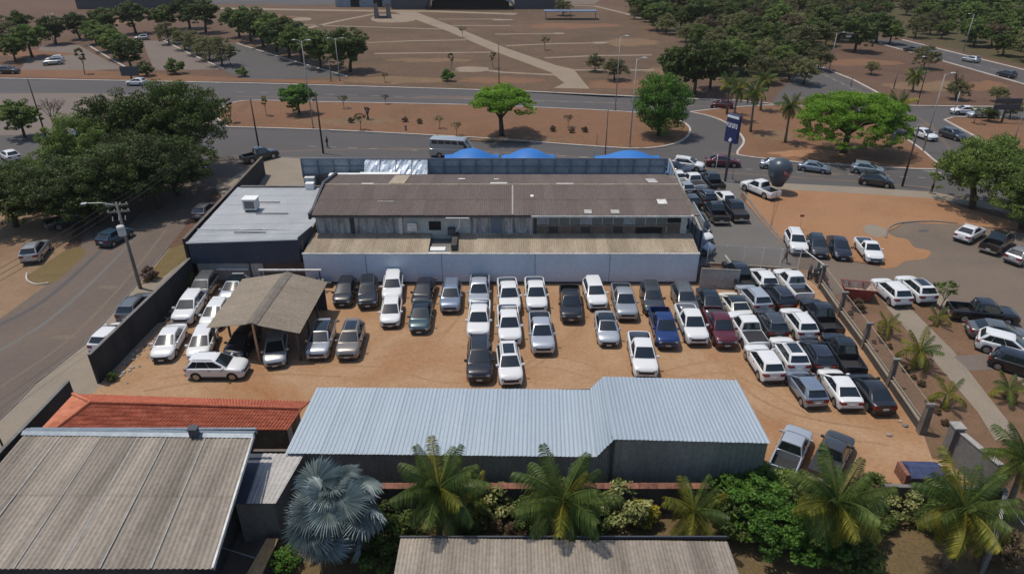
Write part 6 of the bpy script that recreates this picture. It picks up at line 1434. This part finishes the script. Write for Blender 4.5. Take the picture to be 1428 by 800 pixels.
# rubble along the dark wall, stones, tyres
sm = []
for k in range(3):
    mb = MB(); vs = []; 
    for (r_, z) in ((.7,0),(1,.25),(.8,.6),(.3,.75)):
        for j in range(6): a = j*1.047+rs.uniform(-.2,.2); q = r_*rs.uniform(.8,1.2); vs.append((math.cos(a)*q*.12, math.sin(a)*q*.10, z*.12))
    fs = [(i*6+j, i*6+(j+1)%6, i*6+6+(j+1)%6, i*6+6+j) for i in range(3) for j in range(6)]+[tuple(range(18,24))]; sm.append(mb.add(vs, fs).mesh('rubble', [M['conclight'],M['rubble'],M['conc']][k]))
for i in range(90):
    t = rs.random(); p = G(160,532).lerp(G(246,432), t); s_ = rs.uniform(.5,1.8)
    o = link(sm[i%3], 'rubble_piece', None, p+Vector((rs.uniform(-.5,1.1),rs.uniform(-.3,.3),.012)), rs.uniform(0,6)); o.scale = (s_,s_,s_*.8)
    tag(o, 'lump of broken rubble lying along the foot of the dark yard wall', 'rubble', 'rubble along the dark yard wall')
for (x, y, lb) in ((226,447,'old tyre lying by the rubble at the dark wall'),(233,440,'second old tyre farther along the dark wall')):
    tag(MB().lathe([(.20,0),(.32,0),(.34,.08),(.32,.18),(.20,.18)], 16).build('tyre', M['rubber'], loc=G(x,y)+Vector((0,0,.012))), lb, 'tyre')
for i, (x, y) in enumerate([(437,392),(442,398),(455,408),(500,386),(508,392),(560,396),(700,394),(1255,588),(1262,594),(1225,570),(1240,607),(470,448)]):
    s_ = rs.uniform(1,2.2); o = link(sm[i%3], 'loose_stone', None, G(x,y)+Vector((0,0,.012))); o.scale = (s_,)*3; tag(o, 'loose pale stone lying on the dirt of the yard', 'stone', 'loose stones on the yard dirt')
tag(MB().box(-1.0,1.0,-.08,.08,0,1.9).build('board', M['conc'], loc=G(663,393)+Vector((0,.2,.012))), 'grey board leaning on the blue-white wall behind the silver pickup', 'board')
# far buildings at the top of the photo
e = empty('far_building', G(525,10), 0, 'pale grey low building at the top of the photo above the plaza', 'building')
MB().box(-16,16,0,14,0,5).build('wall', M['panel'], e); MB().box(-16.4,16.4,-.4,14.4,5,5.6).build('roof', M['offwhite'], e)
for x in (-10,-1,9): MB().box(x,x+3.4,-.15,-.02,0,3.0).build('opening', M['black'], e)
e = empty('arched_canopy', G(655,14), 0, 'large black arched canopy at the top of the plaza', 'canopy'); vs = []; n = 17
for i in range(n):
    a = math.pi*i/(n-1); x = -math.cos(a)*17; z = 5.4*math.sin(a)+.2; vs += [(x,0,z),(x,14,z)]
MB().add(vs, [(2*i,2*i+2,2*i+3,2*i+1) for i in range(n-1)]).build('shell', M['dsteel'], e, True)
MB().box(-30,-16,2,12,0,4).build('side_block', M['dsteel'], e); MB().box(17,34,2,12,0,4).build('side_block', M['dsteel'], e); MB().box(-15,15,6,6.4,0,4).build('back_wall', M['black'], e)
e = empty('shade_canopy', G(795,27), 0, 'dark flat shade canopy beside the pale bushy tree on the plaza', 'canopy'); MB().box(-9,9,-2.5,3,2.6,2.8).build('roof', M['bluesteel'], e)
for x in (-8.5,0,8.5): MB().box(x-.1,x+.1,-2.2,-2,0,2.6).build('post', M['dsteel'], e)
e = empty('far_building', G(195,13), 0, 'long low building with a white roof edge beyond the upper left trees', 'building'); MB().box(-24,14,0,14,0,4).build('wall', M['dsteel'], e); MB().box(-24.5,14.5,-.5,14.5,4,4.7).build('roof', M['conclight'], e)
e = empty('plaza_monument', G(535,26), 0, 'grey twin-pillar monument on the round plaza', 'monument')
for x in (-2.6,1.6): MB().add([(x-.6,-.4,0),(x+1.2,-.4,0),(x+1.2,.4,0),(x-.6,.4,0),(x-.4,-.3,4.6),(x+.6,-.3,5.0),(x+.6,.3,5.0),(x-.4,.3,4.6)], [(4,5,6,7),(0,1,5,4),(1,2,6,5),(2,3,7,6),(3,0,4,7)]).build('pillar', M['conc'], e)
MB().box(-1.6,1.4,-.8,.8,0,.9).build('plinth', M['dsteel'], e)
sheet('far_car_park', [(300,-20),(480,-20),(488,6),(440,7),(290,6)], M['asphalt'], .012); sheet('far_car_park', [(620,-20),(860,-20),(830,6),(620,8)], M['lotasph'], .012)

# a little midday haze over the whole place
m = bpy.data.materials.new('haze'); m.use_nodes = True; nt = m.node_tree
for n_ in list(nt.nodes):
    if n_.type == 'BSDF_PRINCIPLED': nt.nodes.remove(n_)
v_ = nt.nodes.new('ShaderNodeVolumePrincipled'); v_.inputs['Color'].default_value = (.9,.9,.9,1); v_.inputs['Density'].default_value = .00009
nt.links.new(v_.outputs[0], nt.nodes['Material Output'].inputs['Volume'])
hz = MB().box(-1600,1600,-70,2600,-1,34).build('haze', m); hz['kind'] = 'stuff'
